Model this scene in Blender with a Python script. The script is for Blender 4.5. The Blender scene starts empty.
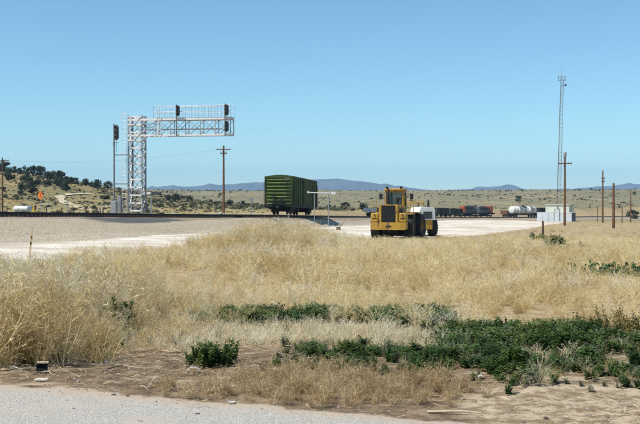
import bpy, bmesh, math, random
import numpy as np
from mathutils import Vector, Matrix

random.seed(7)
RNG = np.random.default_rng(11)
R = math.radians
SC = bpy.context.scene
COL = SC.collection

# ------------------------------------------------------------------ camera
EYE = 1.65
cam_d = bpy.data.cameras.new("camera")
cam_d.lens = 56.25
cam_d.sensor_width = 36.0
cam_d.clip_start = 0.1
cam_d.clip_end = 40000
cam = bpy.data.objects.new("camera", cam_d)
COL.objects.link(cam)
cam.location = (0, 0, EYE)
cam.rotation_euler = (R(90 - 0.69), 0, 0)
SC.camera = cam

# ------------------------------------------------------------------ sky, sun, exposure
SUN_EL = 57.0
SUN_AZ = 242.0          # clockwise from +Y: the sun stands to the left and a little behind the camera
w = bpy.data.worlds.new("World")
SC.world = w
w.use_nodes = True
wn, wl = w.node_tree.nodes, w.node_tree.links
sky = wn.new("ShaderNodeTexSky")
sky.sky_type = 'NISHITA'
sky.sun_disc = False
sky.sun_elevation = R(SUN_EL)
sky.sun_rotation = R(SUN_AZ)
sky.altitude = 1400
sky.air_density = 1.0
sky.dust_density = 0.05
sky.ozone_density = 3.0
bg = wn["Background"]
cast = wn.new("ShaderNodeMix")          # even cyan cast of the colour film over the whole sky
cast.data_type = 'RGBA'; cast.blend_type = 'MULTIPLY'
cast.inputs[0].default_value = 1.0
cast.inputs[7].default_value = (0.875, 1.105, 1.08, 1)
wl.new(sky.outputs[0], cast.inputs[6])
wl.new(cast.outputs[2], bg.inputs[0])
bg.inputs[1].default_value = 0.105

sun_d = bpy.data.lights.new("sun", 'SUN')
sun_d.energy = 5.0
sun_d.angle = R(0.53)
sun_d.color = (1.0, 0.955, 0.88)
sun = bpy.data.objects.new("sun", sun_d)
COL.objects.link(sun)
_sd = Vector((math.sin(R(SUN_AZ)) * math.cos(R(SUN_EL)), math.cos(R(SUN_AZ)) * math.cos(R(SUN_EL)), math.sin(R(SUN_EL))))
sun.rotation_euler = _sd.to_track_quat('Z', 'Y').to_euler()
sun.location = (-40, -20, 80)

SC.view_settings.view_transform = 'Standard'
SC.view_settings.look = 'None'
SC.view_settings.exposure = 0.33
SC.view_settings.gamma = 1.0
SC.render.engine = 'CYCLES'
SC.cycles.use_denoising = True
SC.cycles.max_bounces = 6
SC.cycles.diffuse_bounces = 3
SC.cycles.transmission_bounces = 3
SC.cycles.transparent_max_bounces = 6
SC.cycles.volume_bounces = 0

# ------------------------------------------------------------------ materials
def _ramp(nt, c0, c1, p0=0.35, p1=0.65):
    r = nt.nodes.new("ShaderNodeValToRGB")
    r.color_ramp.elements[0].position = p0
    r.color_ramp.elements[1].position = p1
    r.color_ramp.elements[0].color = (*c0, 1)
    r.color_ramp.elements[1].color = (*c1, 1)
    return r

def mat(name, col, rough=0.7, metal=0.0, col2=None, scale=6.0, bump=0.0, bump_scale=40.0, rust=None, rust_amt=0.0, spec=0.4, streak=None):
    """procedural paint, wood or metal: colour broken up by noise, optional wear in a second colour, optional fine relief"""
    m = bpy.data.materials.new(name)
    m.use_nodes = True
    nt = m.node_tree
    b = nt.nodes["Principled BSDF"]
    b.inputs["Roughness"].default_value = rough
    b.inputs["Metallic"].default_value = metal
    b.inputs["Specular IOR Level"].default_value = spec
    tc = nt.nodes.new("ShaderNodeTexCoord")
    n = nt.nodes.new("ShaderNodeTexNoise")
    n.inputs["Scale"].default_value = scale
    n.inputs["Detail"].default_value = 6
    n.inputs["Roughness"].default_value = 0.65
    nt.links.new(tc.outputs["Object"], n.inputs["Vector"])
    if col2 is None:
        col2 = tuple(c * 0.72 for c in col)
    r = _ramp(nt, col2, col)
    nt.links.new(n.outputs["Fac"], r.inputs[0])
    out = r.outputs[0]
    if rust is not None:
        n2 = nt.nodes.new("ShaderNodeTexNoise")
        n2.inputs["Scale"].default_value = scale * 2.3
        n2.inputs["Detail"].default_value = 8
        if streak is None:
            nt.links.new(tc.outputs["Object"], n2.inputs["Vector"])
        else:                                   # stains run down the sides
            mp = nt.nodes.new("ShaderNodeMapping")
            mp.inputs["Scale"].default_value = (1, 1, streak)
            nt.links.new(tc.outputs["Object"], mp.inputs["Vector"])
            nt.links.new(mp.outputs[0], n2.inputs["Vector"])
        r2 = nt.nodes.new("ShaderNodeValToRGB")
        r2.color_ramp.elements[0].position = 0.62 - rust_amt
        r2.color_ramp.elements[1].position = 0.72 - rust_amt
        nt.links.new(n2.outputs["Fac"], r2.inputs[0])
        mx = nt.nodes.new("ShaderNodeMix")
        mx.data_type = 'RGBA'
        nt.links.new(r2.outputs[0], mx.inputs[0])
        nt.links.new(out, mx.inputs[6])
        mx.inputs[7].default_value = (*rust, 1)
        out = mx.outputs[2]
    nt.links.new(out, b.inputs["Base Color"])
    if bump > 0:
        n3 = nt.nodes.new("ShaderNodeTexNoise")
        n3.inputs["Scale"].default_value = bump_scale
        n3.inputs["Detail"].default_value = 5
        nt.links.new(tc.outputs["Object"], n3.inputs["Vector"])
        bp = nt.nodes.new("ShaderNodeBump")
        bp.inputs["Strength"].default_value = bump
        bp.inputs["Distance"].default_value = 0.02
        nt.links.new(n3.outputs["Fac"], bp.inputs["Height"])
        nt.links.new(bp.outputs[0], b.inputs["Normal"])
    return m

def leaf_mat(name, cols, trans=0.3, nscale=0.25, rough=0.7):
    """foliage and straw: per-plant colour, drifting over the ground with a broad noise; some light passes through"""
    m = bpy.data.materials.new(name)
    m.use_nodes = True
    nt = m.node_tree
    b = nt.nodes["Principled BSDF"]
    out = nt.nodes["Material Output"]
    oi = nt.nodes.new("ShaderNodeObjectInfo")
    geo = nt.nodes.new("ShaderNodeNewGeometry")
    n = nt.nodes.new("ShaderNodeTexNoise")
    n.inputs["Scale"].default_value = nscale
    n.inputs["Detail"].default_value = 4
    nt.links.new(geo.outputs["Position"], n.inputs["Vector"])
    a = nt.nodes.new("ShaderNodeMath"); a.operation = 'MULTIPLY_ADD'
    nt.links.new(n.outputs["Fac"], a.inputs[0])
    a.inputs[1].default_value = 2.6
    a.inputs[2].default_value = -1.10
    a2 = nt.nodes.new("ShaderNodeMath"); a2.operation = 'MULTIPLY_ADD'
    nt.links.new(oi.outputs["Random"], a2.inputs[0])
    a2.inputs[1].default_value = 0.65
    nt.links.new(a.outputs[0], a2.inputs[2])
    r = nt.nodes.new("ShaderNodeValToRGB")
    els = r.color_ramp.elements
    k = len(cols)
    while len(els) < k:
        els.new(0.5)
    for i, c in enumerate(cols):
        els[i].position = i / (k - 1)
        els[i].color = (*c, 1)
    nt.links.new(a2.outputs[0], r.inputs[0])
    nt.links.new(r.outputs[0], b.inputs["Base Color"])
    b.inputs["Roughness"].default_value = rough
    b.inputs["Specular IOR Level"].default_value = 0.25
    t = nt.nodes.new("ShaderNodeBsdfTranslucent")
    nt.links.new(r.outputs[0], t.inputs[0])
    mx = nt.nodes.new("ShaderNodeMixShader")
    mx.inputs[0].default_value = trans
    nt.links.new(b.outputs[0], mx.inputs[1])
    nt.links.new(t.outputs[0], mx.inputs[2])
    nt.links.new(mx.outputs[0], out.inputs[0])
    return m

M = {}
M['yellow'] = mat('machine_yellow', (0.50, 0.295, 0.035), 0.6, 0, (0.31, 0.18, 0.03), 1.4, 0.05, 30, (0.15, 0.105, 0.06), 0.07, 0.35, 0.45)
M['white_paint'] = mat('machine_white', (0.80, 0.79, 0.76), 0.45, 0, (0.66, 0.64, 0.60), 1.8, 0, 30, (0.35, 0.28, 0.2), -0.04)
M['black'] = mat('matt_black', (0.012, 0.012, 0.013), 0.6, 0, (0.007, 0.007, 0.008), 5)
M['soot'] = mat('sooty_underframe', (0.022, 0.02, 0.019), 0.85, 0, (0.011, 0.01, 0.01), 5)
M['rubber'] = mat('tyre_rubber', (0.045, 0.042, 0.04), 0.9, 0, (0.024, 0.023, 0.022), 4, 0.1, 60, (0.24, 0.2, 0.15), -0.03)
M['glass'] = mat('cab_glass', (0.03, 0.05, 0.06), 0.06, 0, (0.02, 0.035, 0.045), 2, spec=0.8)
M['seat_vinyl'] = mat('seat_vinyl', (0.02, 0.02, 0.022), 0.7)
M['green_car'] = mat('boxcar_green', (0.048, 0.082, 0.018), 0.85, 0, (0.022, 0.04, 0.010), 0.8, 0.05, 20, (0.075, 0.05, 0.028), 0.055, 0.3, 0.22)
M['green_rib_lit'] = mat('boxcar_rib_green_lit', (0.125, 0.185, 0.04), 0.75, 0, (0.065, 0.10, 0.022), 1.1, 0.0, 20, (0.10, 0.07, 0.04), 0.06, 0.3, 0.3)  # same paint as the body, lightened where the corrugations catch the sun
M['rust'] = mat('rusty_steel', (0.16, 0.075, 0.04), 0.85, 0.1, (0.07, 0.038, 0.025), 3)
M['rail'] = mat('rail_steel', (0.045, 0.032, 0.026), 0.7, 0.2, (0.025, 0.019, 0.016), 3)
M['tie'] = mat('tie_wood', (0.035, 0.027, 0.021), 0.9, 0, (0.018, 0.014, 0.012), 3)
M['silver'] = mat('aluminium_paint', (0.40, 0.40, 0.41), 0.5, 0.25, (0.29, 0.29, 0.30), 2, 0, 30, (0.3, 0.26, 0.22), -0.05)
M['silver_white'] = mat('white_paint_and_highlight', (0.76, 0.75, 0.72), 0.5, 0.0, (0.6, 0.59, 0.57), 2)  # white paint; on the gantry's horizontals it stands for their highlights
M['galv'] = mat('galvanised_steel', (0.36, 0.37, 0.38), 0.5, 0.5, (0.26, 0.27, 0.28), 3)
M['grey_paint'] = mat('grey_paint', (0.2, 0.205, 0.21), 0.6, 0, (0.14, 0.145, 0.15), 3)
M['pole_wood'] = mat('creosote_wood', (0.17, 0.085, 0.04), 0.9, 0, (0.095, 0.048, 0.025), 2.5, 0.2, 30)
M['post_wood'] = mat('weathered_wood', (0.13, 0.085, 0.055), 0.9, 0, (0.075, 0.05, 0.035), 3, 0.2, 30)
M['insul'] = mat('insulator_porcelain', (0.42, 0.44, 0.42), 0.3, 0, (0.3, 0.32, 0.3), 5)
M['wire'] = mat('wire_metal', (0.05, 0.05, 0.05), 0.6, 0.3)
M['white_wall'] = mat('white_siding', (0.50, 0.53, 0.54), 0.6, 0, (0.42, 0.445, 0.455), 0.9, 0, 30, (0.38, 0.34, 0.28), -0.01, 0.4, 0.3)
M['cream_wall'] = mat('cream_siding', (0.58, 0.58, 0.46), 0.6, 0, (0.49, 0.49, 0.39), 0.9, 0, 30, (0.36, 0.31, 0.24), -0.01, 0.4, 0.3)
M['dark_trim'] = mat('dark_trim', (0.06, 0.065, 0.07), 0.6)
M['conc'] = mat('concrete', (0.40, 0.38, 0.35), 0.9, 0, (0.31, 0.29, 0.27), 4, 0.3, 50)
M['orange'] = mat('orange_sign', (0.70, 0.17, 0.01), 0.45, 0, (0.6, 0.14, 0.01), 4)
M['sign_black'] = mat('sign_black', (0.02, 0.02, 0.02), 0.5)
M['sign_yellow'] = mat('sign_yellow', (0.65, 0.42, 0.03), 0.5)
M['tank_white'] = mat('white_tank', (0.72, 0.71, 0.68), 0.5, 0, (0.58, 0.57, 0.54), 1.2, 0, 30, (0.34, 0.26, 0.19), 0.03, 0.4, 0.3)
M['loco_grey'] = mat('loco_grey', (0.085, 0.092, 0.095), 0.7, 0, (0.045, 0.05, 0.052), 1.0)
M['loco_red'] = mat('loco_scarlet', (0.42, 0.085, 0.02), 0.6, 0, (0.3, 0.05, 0.015), 1.0)
M['gondola'] = mat('gondola_grey_green', (0.06, 0.066, 0.052), 0.85, 0, (0.034, 0.038, 0.03), 0.8, 0, 30, (0.10, 0.06, 0.04), -0.02)
M['gondola_blue'] = mat('gondola_blue_grey', (0.13, 0.17, 0.22), 0.8, 0, (0.09, 0.12, 0.155), 0.8)
M['brown_car'] = mat('oxide_brown', (0.16, 0.075, 0.045), 0.8, 0, (0.1, 0.05, 0.03), 1)
M['stake'] = mat('stake_wood', (0.62, 0.48, 0.26), 0.85, 0, (0.5, 0.38, 0.2), 8)
M['flag_orange'] = mat('flagging_orange', (0.75, 0.30, 0.14), 0.8)
M['stick'] = mat('dry_stick', (0.50, 0.41, 0.28), 0.9, 0, (0.36, 0.29, 0.19), 30)
M['dark_stick'] = mat('dark_stick', (0.10, 0.07, 0.05), 0.9)
M['paper'] = mat('litter_paper', (0.66, 0.64, 0.60), 0.8, 0, (0.46, 0.44, 0.40), 14)
M['plastic'] = mat('clear_plastic', (0.55, 0.58, 0.58), 0.2, 0, (0.45, 0.47, 0.47), 12)
M['tan_stone'] = mat('stone_tan', (0.38, 0.32, 0.25), 0.9, 0, (0.24, 0.2, 0.16), 9, 0.4, 30)
M['dark_stone'] = mat('stone_dark', (0.12, 0.1, 0.09), 0.9, 0, (0.07, 0.06, 0.05), 9, 0.4, 30)
M['bark'] = mat('juniper_bark', (0.16, 0.11, 0.075), 0.95, 0, (0.09, 0.06, 0.045), 4)
M['lens_dark'] = mat('signal_lens', (0.01, 0.012, 0.012), 0.12)

# straw colours run dark brown > gold > pale grey
M['straw_tall'] = leaf_mat('straw_tall', [(0.33, 0.23, 0.115), (0.54, 0.42, 0.22), (0.66, 0.56, 0.34), (0.70, 0.65, 0.52)], 0.35, 0.5)
M['stalk'] = leaf_mat('straw_stalk', [(0.60, 0.45, 0.20), (0.78, 0.65, 0.37), (0.84, 0.76, 0.54)], 0.3, 0.4)
M['straw_field'] = leaf_mat('straw_field', [(0.38, 0.265, 0.10), (0.66, 0.515, 0.245), (0.79, 0.675, 0.39), (0.72, 0.67, 0.53)], 0.35, 0.22)
M['straw_pale'] = leaf_mat('straw_pale', [(0.48, 0.40, 0.25), (0.66, 0.58, 0.39), (0.74, 0.68, 0.51)], 0.3, 0.6)
M['brown_weed'] = leaf_mat('brown_weed', [(0.22, 0.145, 0.07), (0.40, 0.28, 0.14), (0.54, 0.42, 0.24)], 0.2, 1.2)
M['green_weed'] = leaf_mat('green_weed', [(0.024, 0.055, 0.011), (0.045, 0.090, 0.018), (0.070, 0.122, 0.026), (0.14, 0.165, 0.048)], 0.25, 1.0, 0.6)
M['dusty_weed'] = leaf_mat('dusty_weed', [(0.06, 0.095, 0.045), (0.10, 0.135, 0.065), (0.17, 0.19, 0.10)], 0.25, 1.0)
M['olive_weed'] = leaf_mat('olive_weed', [(0.10, 0.10, 0.025), (0.2, 0.16, 0.05), (0.28, 0.2, 0.07)], 0.25, 1.0)
M['gourd'] = leaf_mat('gourd_leaf', [(0.03, 0.07, 0.022), (0.05, 0.105, 0.036), (0.08, 0.14, 0.055)], 0.25, 1.0)
M['juniper'] = leaf_mat('juniper_leaf', [(0.020, 0.030, 0.014), (0.032, 0.045, 0.020), (0.048, 0.060, 0.027)], 0.1, 0.05)
M['scrub'] = leaf_mat('scrub_leaf', [(0.08, 0.088, 0.045), (0.125, 0.122, 0.062), (0.17, 0.155, 0.082)], 0.15, 0.05)

# ------------------------------------------------------------------ mesh helpers
class MB:
    """collects shapes; build() links them as one mesh object"""
    def __init__(s):
        s.v, s.f = [], []
    def add(s, vs, fs):
        o = len(s.v)
        s.v.extend([tuple(p) for p in vs])
        s.f.extend([tuple(i + o for i in f) for f in fs])
        return s
    def box(s, c, d, rot=None):
        x, y, z = d[0] / 2, d[1] / 2, d[2] / 2
        vs = [Vector(p) for p in ((-x, -y, -z), (x, -y, -z), (x, y, -z), (-x, y, -z), (-x, -y, z), (x, -y, z), (x, y, z), (-x, y, z))]
        if rot is not None:
            vs = [rot @ p for p in vs]
        c = Vector(c)
        return s.add([p + c for p in vs], [(0, 3, 2, 1), (4, 5, 6, 7), (0, 1, 5, 4), (1, 2, 6, 5), (2, 3, 7, 6), (3, 0, 4, 7)])
    def cbox(s, c, d, r=0.03, seg=1):
        bm = bmesh.new()
        bmesh.ops.create_cube(bm, size=1.0)
        for v in bm.verts:
            v.co = Vector((v.co.x * d[0], v.co.y * d[1], v.co.z * d[2]))
        bmesh.ops.bevel(bm, geom=bm.edges[:], offset=min(r, 0.45 * min(d)), segments=seg, affect='EDGES', profile=0.5)
        bm.verts.index_update()
        s.add([v.co + Vector(c) for v in bm.verts], [[v.index for v in f.verts] for f in bm.faces])
        bm.free()
        return s
    def tube(s, p0, p1, r, r1=None, n=8, cap=True):
        p0, p1 = Vector(p0), Vector(p1)
        r1 = r if r1 is None else r1
        d = (p1 - p0)
        if d.length < 1e-6:
            return s
        q = d.to_track_quat('Z', 'Y')
        vs = []
        for p, rr in ((p0, r), (p1, r1)):
            for i in range(n):
                a = 2 * math.pi * i / n
                vs.append(p + q @ Vector((math.cos(a) * rr, math.sin(a) * rr, 0)))
        fs = [(i, (i + 1) % n, n + (i + 1) % n, n + i) for i in range(n)]
        if cap:
            fs += [tuple(range(n - 1, -1, -1)), tuple(range(n, 2 * n))]
        return s.add(vs, fs)
    def path(s, pts, r, n=6):
        for a, b in zip(pts[:-1], pts[1:]):
            s.tube(a, b, r, r, n)
        return s
    def bar(s, p0, p1, wdt, hgt):
        """rectangular bar from p0 to p1"""
        p0, p1 = Vector(p0), Vector(p1)
        d = p1 - p0
        q = d.to_track_quat('Y', 'Z').to_matrix()
        return s.box((p0 + p1) / 2, (wdt, d.length, hgt), q)
    def prism(s, poly, a, b, axis='x'):
        """polygon extruded from a to b along an axis (poly given in the other two)"""
        n = len(poly)
        def mk(t, p):
            if axis == 'x': return (t, p[0], p[1])
            if axis == 'y': return (p[0], t, p[1])
            return (p[0], p[1], t)
        vs = [mk(a, p) for p in poly] + [mk(b, p) for p in poly]
        fs = [tuple(range(n - 1, -1, -1)), tuple(range(n, 2 * n))] + [(i, (i + 1) % n, n + (i + 1) % n, n + i) for i in range(n)]
        return s.add(vs, fs)
    def lathe(s, prof, c, axis='x', n=24):
        """profile of (radius, offset along axis) spun round an axis through c"""
        c = Vector(c)
        vs, fs, k = [], [], len(prof)
        for i in range(n):
            a = 2 * math.pi * i / n
            for rr, t in prof:
                if axis == 'x': p = Vector((t, rr * math.cos(a), rr * math.sin(a)))
                elif axis == 'y': p = Vector((rr * math.cos(a), t, rr * math.sin(a)))
                else: p = Vector((rr * math.cos(a), rr * math.sin(a), t))
                vs.append(c + p)
        for i in range(n):
            j = (i + 1) % n
            for q in range(k - 1):
                fs.append((i * k + q, i * k + q + 1, j * k + q + 1, j * k + q))
        return s.add(vs, fs)
    def mesh(s, name, smooth=False):
        me = bpy.data.meshes.new(name)
        me.from_pydata(s.v, [], s.f)
        bm = bmesh.new(); bm.from_mesh(me)
        bmesh.ops.recalc_face_normals(bm, faces=bm.faces)
        bm.to_mesh(me); bm.free()
        if smooth:
            me.polygons.foreach_set('use_smooth', [True] * len(me.polygons))
        return me
    def build(s, name, m, parent=None, loc=None, smooth=False, rz=0.0):
        me = s.mesh(name, smooth)
        me.materials.append(m)
        return link(name, me, parent, loc, rz)

def link(name, me, parent=None, loc=None, rz=0.0):
    o = bpy.data.objects.new(name, me)
    COL.objects.link(o)
    if parent is not None:
        o.parent = parent
    if loc is not None:
        o.location = loc
    if rz:
        o.rotation_euler = (0, 0, rz)
    return o

def tag(o, label=None, cat=None, group=None, kind=None):
    if label: o['label'] = label
    if cat: o['category'] = cat
    if group: o['group'] = group
    if kind: o['kind'] = kind
    return o

def thing(name, loc, rz, label, cat, group=None):
    o = bpy.data.objects.new(name, None)
    o.empty_display_size = 0.3
    COL.objects.link(o)
    o.location = loc
    o.rotation_euler = (0, 0, rz)
    return tag(o, label, cat, group)

def copy_tree(o, parent=None):
    c = o.copy()
    COL.objects.link(c)
    if parent is not None:
        c.parent = parent
    for ch in list(o.children):
        copy_tree(ch, c)
    return c

# ------------------------------------------------------------------ the lie of the land
def _hash(ix, iy, seed):
    h = np.sin(ix * 127.1 + iy * 311.7 + seed * 74.7) * 43758.5453
    return h - np.floor(h)

def vnoise(x, y, seed=0):
    ix, iy = np.floor(x), np.floor(y)
    fx, fy = x - ix, y - iy
    fx = fx * fx * (3 - 2 * fx); fy = fy * fy * (3 - 2 * fy)
    a, b = _hash(ix, iy, seed), _hash(ix + 1, iy, seed)
    c, d = _hash(ix, iy + 1, seed), _hash(ix + 1, iy + 1, seed)
    return (a * (1 - fx) + b * fx) * (1 - fy) + (c * (1 - fx) + d * fx) * fy

def fbm(x, y, seed=0, octv=4):
    t, amp, tot = 0.0, 1.0, 0.0
    for k in range(octv):
        t = t + amp * vnoise(x * 2 ** k, y * 2 ** k, seed + k * 13)
        tot += amp
        amp *= 0.5
    return t / tot

def sstep(a, b, x):
    t = np.clip((x - a) / (b - a), 0, 1)
    return t * t * (3 - 2 * t)

# the main line: straight for 230 m, then a long right-hand curve, then straight again
TA = R(9.8)
TX, TY = math.sin(TA), math.cos(TA)
P0 = (-12.3 - 90 * math.tan(TA), 0.0)
P1 = (-12.3 + 140 * math.tan(TA), 230.0)
S1 = (230.0) / TY
RAD = 450.0
CX, CY = P1[0] + RAD * TY, P1[1] - RAD * TX
TURN = R(58)
S2 = S1 + RAD * TURN
AE = TA + TURN
P2 = (CX - RAD * math.cos(AE), CY + RAD * math.sin(AE))

def track(s, u=0.0):
    """point at distance s along the main line and u to its right, with the heading there"""
    if s <= S1:
        x, y, a = P0[0] + TX * s, P0[1] + TY * s, TA
    elif s <= S2:
        a = TA + (s - S1) / RAD
        x, y = CX - RAD * math.cos(a), CY + RAD * math.sin(a)
    else:
        a = AE
        x, y = P2[0] + math.sin(a) * (s - S2), P2[1] + math.cos(a) * (s - S2)
    return x + math.cos(a) * u, y - math.sin(a) * u, a

def ztop(y):
    """height of the rail head: a steady 1.8 per cent fall away from the road"""
    y = np.asarray(y, float)
    return 0.95 - 0.018 * (np.minimum(y, 480) - 58) - 0.004 * np.maximum(y - 480, 0)

def track_u(X, Y):
    """signed distance to the right of the main line"""
    dx, dy = X - P1[0], Y - P1[1]
    along = dx * TX + dy * TY
    u1 = dx * TY - dy * TX
    ang = np.arctan2(Y - CY, -(X - CX))
    u2 = RAD - np.hypot(X - CX, Y - CY)
    u2 = np.where(X > CX + 200, 900.0, u2)
    dx2, dy2 = X - P2[0], Y - P2[1]
    u3 = dx2 * math.cos(AE) - dy2 * math.sin(AE)
    u = np.where(along < 0, u1, np.where(ang < AE, u2, u3))
    return u

GY = [-60, 10, 30, 45, 57, 68, 90, 123, 170, 250, 370, 480, 620, 3000]
GZ = [0.0, 0.0, -0.25, -0.55, -0.85, -1.05, -1.15, -1.5, -2.0, -3.5, -5.75, -7.2, -8.0, -8.0]

def ground(X, Y, fine=True):
    X = np.asarray(X, float); Y = np.asarray(Y, float)
    u = track_u(X, Y)
    zt = ztop(Y)
    gr = np.interp(Y, GY, GZ)
    wl = sstep(20, 10, u) * sstep(14, 24, Y)
    z = gr * (1 - wl) + (zt - 1.35) * wl
    # ground on the far side of the line
    lf = np.maximum(zt - 1.0, -0.75 - 0.006 * np.maximum(Y - 150, 0)) 
    wf = sstep(-2, -12, u) * sstep(20, 45, Y)
    z = z * (1 - wf) + lf * wf
    # low mound under the tall grass
    z = z + 0.4 * np.exp(-((X + 2.2) / 2.8) ** 2 - ((Y - 47) / 8.0) ** 2)
    # hill on the left
    A = 17.0 / (1 + np.exp((X + 88 + 0.06 * (Y - 350)) / 24.0)) + 1.2 / (1 + np.exp((X + 20) / 18.0))
    hill = A * sstep(150, 385, Y) * (1 - 0.95 * sstep(410, 640, Y))
    hill = hill * (1 + 0.30 * (fbm(X / 45, Y / 60, 3) - 0.5))
    z = z + hill * sstep(-5, -25, u)
    # broad tan hillside beyond the line
    fh = 19.0 + 5.0 * (fbm(X / 260, Y / 260, 9) - 0.5)
    z = z + fh * sstep(420, 1150, Y + 0.1 * np.abs(X)) + 0 * X
    z = z - 14 * sstep(1500, 3200, Y)
    if fine:
        far = sstep(60, 400, Y)
        z = z + (fbm(X / 2.3, Y / 2.3, 5) - 0.5) * 0.10 * (1 - sstep(8.6, 6.5, Y)) * (1 - far)
        z = z + (fbm(X / 0.45, Y / 0.45, 6, 3) - 0.5) * 0.055 * sstep(7.0, 9.2, Y) * sstep(30, 18, Y)
        z = z + (fbm(X / 14, Y / 14, 8) - 0.5) * 1.1 * far
    return z

def gz(x, y):
    return float(ground(np.array([x]), np.array([y]))[0])

# edges of the made surfaces, as signed distances in metres (positive inside)
def road_sd(X, Y):
    return (8.93 - (X + 2.84) * 0.385 - Y) * 0.92
YX = [-60, -5.5, -2, 1.5, 6, 12.8, 20, 29, 40, 44, 60]
YY = [60, 60, 64, 67, 70, 79, 98, 128, 160, 215, 320]
def yard_sd(X, Y):
    u = track_u(X, Y)
    a = np.minimum(u - 6.0, np.minimum(Y - np.interp(X, YX, YY), 230 - Y))
    b = np.minimum(u - 6.0, np.minimum(14.9 + sstep(40, 62, Y) * 3 - u, 75 - Y))
    return np.maximum(a, b)

# ------------------------------------------------------------------ ground material
def nodes_of(m):
    m.use_nodes = True
    nt = m.node_tree
    return nt, nt.nodes, nt.links

class NT:
    """small helper for building shader graphs"""
    def __init__(s, name):
        s.m = bpy.data.materials.new(name)
        s.nt, s.n, s.l = nodes_of(s.m)
        s.b = s.n["Principled BSDF"]
        s.geo = s.n.new("ShaderNodeNewGeometry").outputs["Position"]
    def attr(s, name):
        a = s.n.new("ShaderNodeAttribute"); a.attribute_name = name
        return a.outputs["Fac"]
    def noise(s, scale, detail=5, rough=0.6, vec=None, stretch=None):
        t = s.n.new("ShaderNodeTexNoise")
        t.inputs["Scale"].default_value = scale
        t.inputs["Detail"].default_value = detail
        t.inputs["Roughness"].default_value = rough
        v = vec or s.geo
        if stretch:
            mp = s.n.new("ShaderNodeMapping")
            mp.inputs["Scale"].default_value = stretch
            s.l.new(v, mp.inputs["Vector"]); v = mp.outputs[0]
        s.l.new(v, t.inputs["Vector"])
        return t.outputs["Fac"]
    def voro(s, scale, feat='F1'):
        t = s.n.new("ShaderNodeTexVoronoi")
        t.feature = feat
        t.inputs["Scale"].default_value = scale
        s.l.new(s.geo, t.inputs["Vector"])
        return t
    def math(s, op, a, b=0.0, c=0.0):
        t = s.n.new("ShaderNodeMath"); t.operation = op
        for i, x in enumerate((a, b, c)):
            if isinstance(x, (int, float)): t.inputs[i].default_value = x
            else: s.l.new(x, t.inputs[i])
        return t.outputs[0]
    def step(s, x, lo, hi):
        t = s.n.new("ShaderNodeMapRange"); t.interpolation_type = 'SMOOTHSTEP'
        s.l.new(x, t.inputs[0])
        t.inputs[1].default_value = lo; t.inputs[2].default_value = hi
        return t.outputs[0]
    def mix(s, fac, a, b):
        t = s.n.new("ShaderNodeMix"); t.data_type = 'RGBA'
        if isinstance(fac, (int, float)): t.inputs[0].default_value = fac
        else: s.l.new(fac, t.inputs[0])
        for i, x in ((6, a), (7, b)):
            if isinstance(x, tuple): t.inputs[i].default_value = (*x, 1)
            else: s.l.new(x, t.inputs[i])
        return t.outputs[2]
    def bump(s, h, strength, dist):
        t = s.n.new("ShaderNodeBump")
        t.inputs["Strength"].default_value = strength
        t.inputs["Distance"].default_value = dist
        s.l.new(h, t.inputs["Height"])
        return t.outputs[0]

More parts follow.
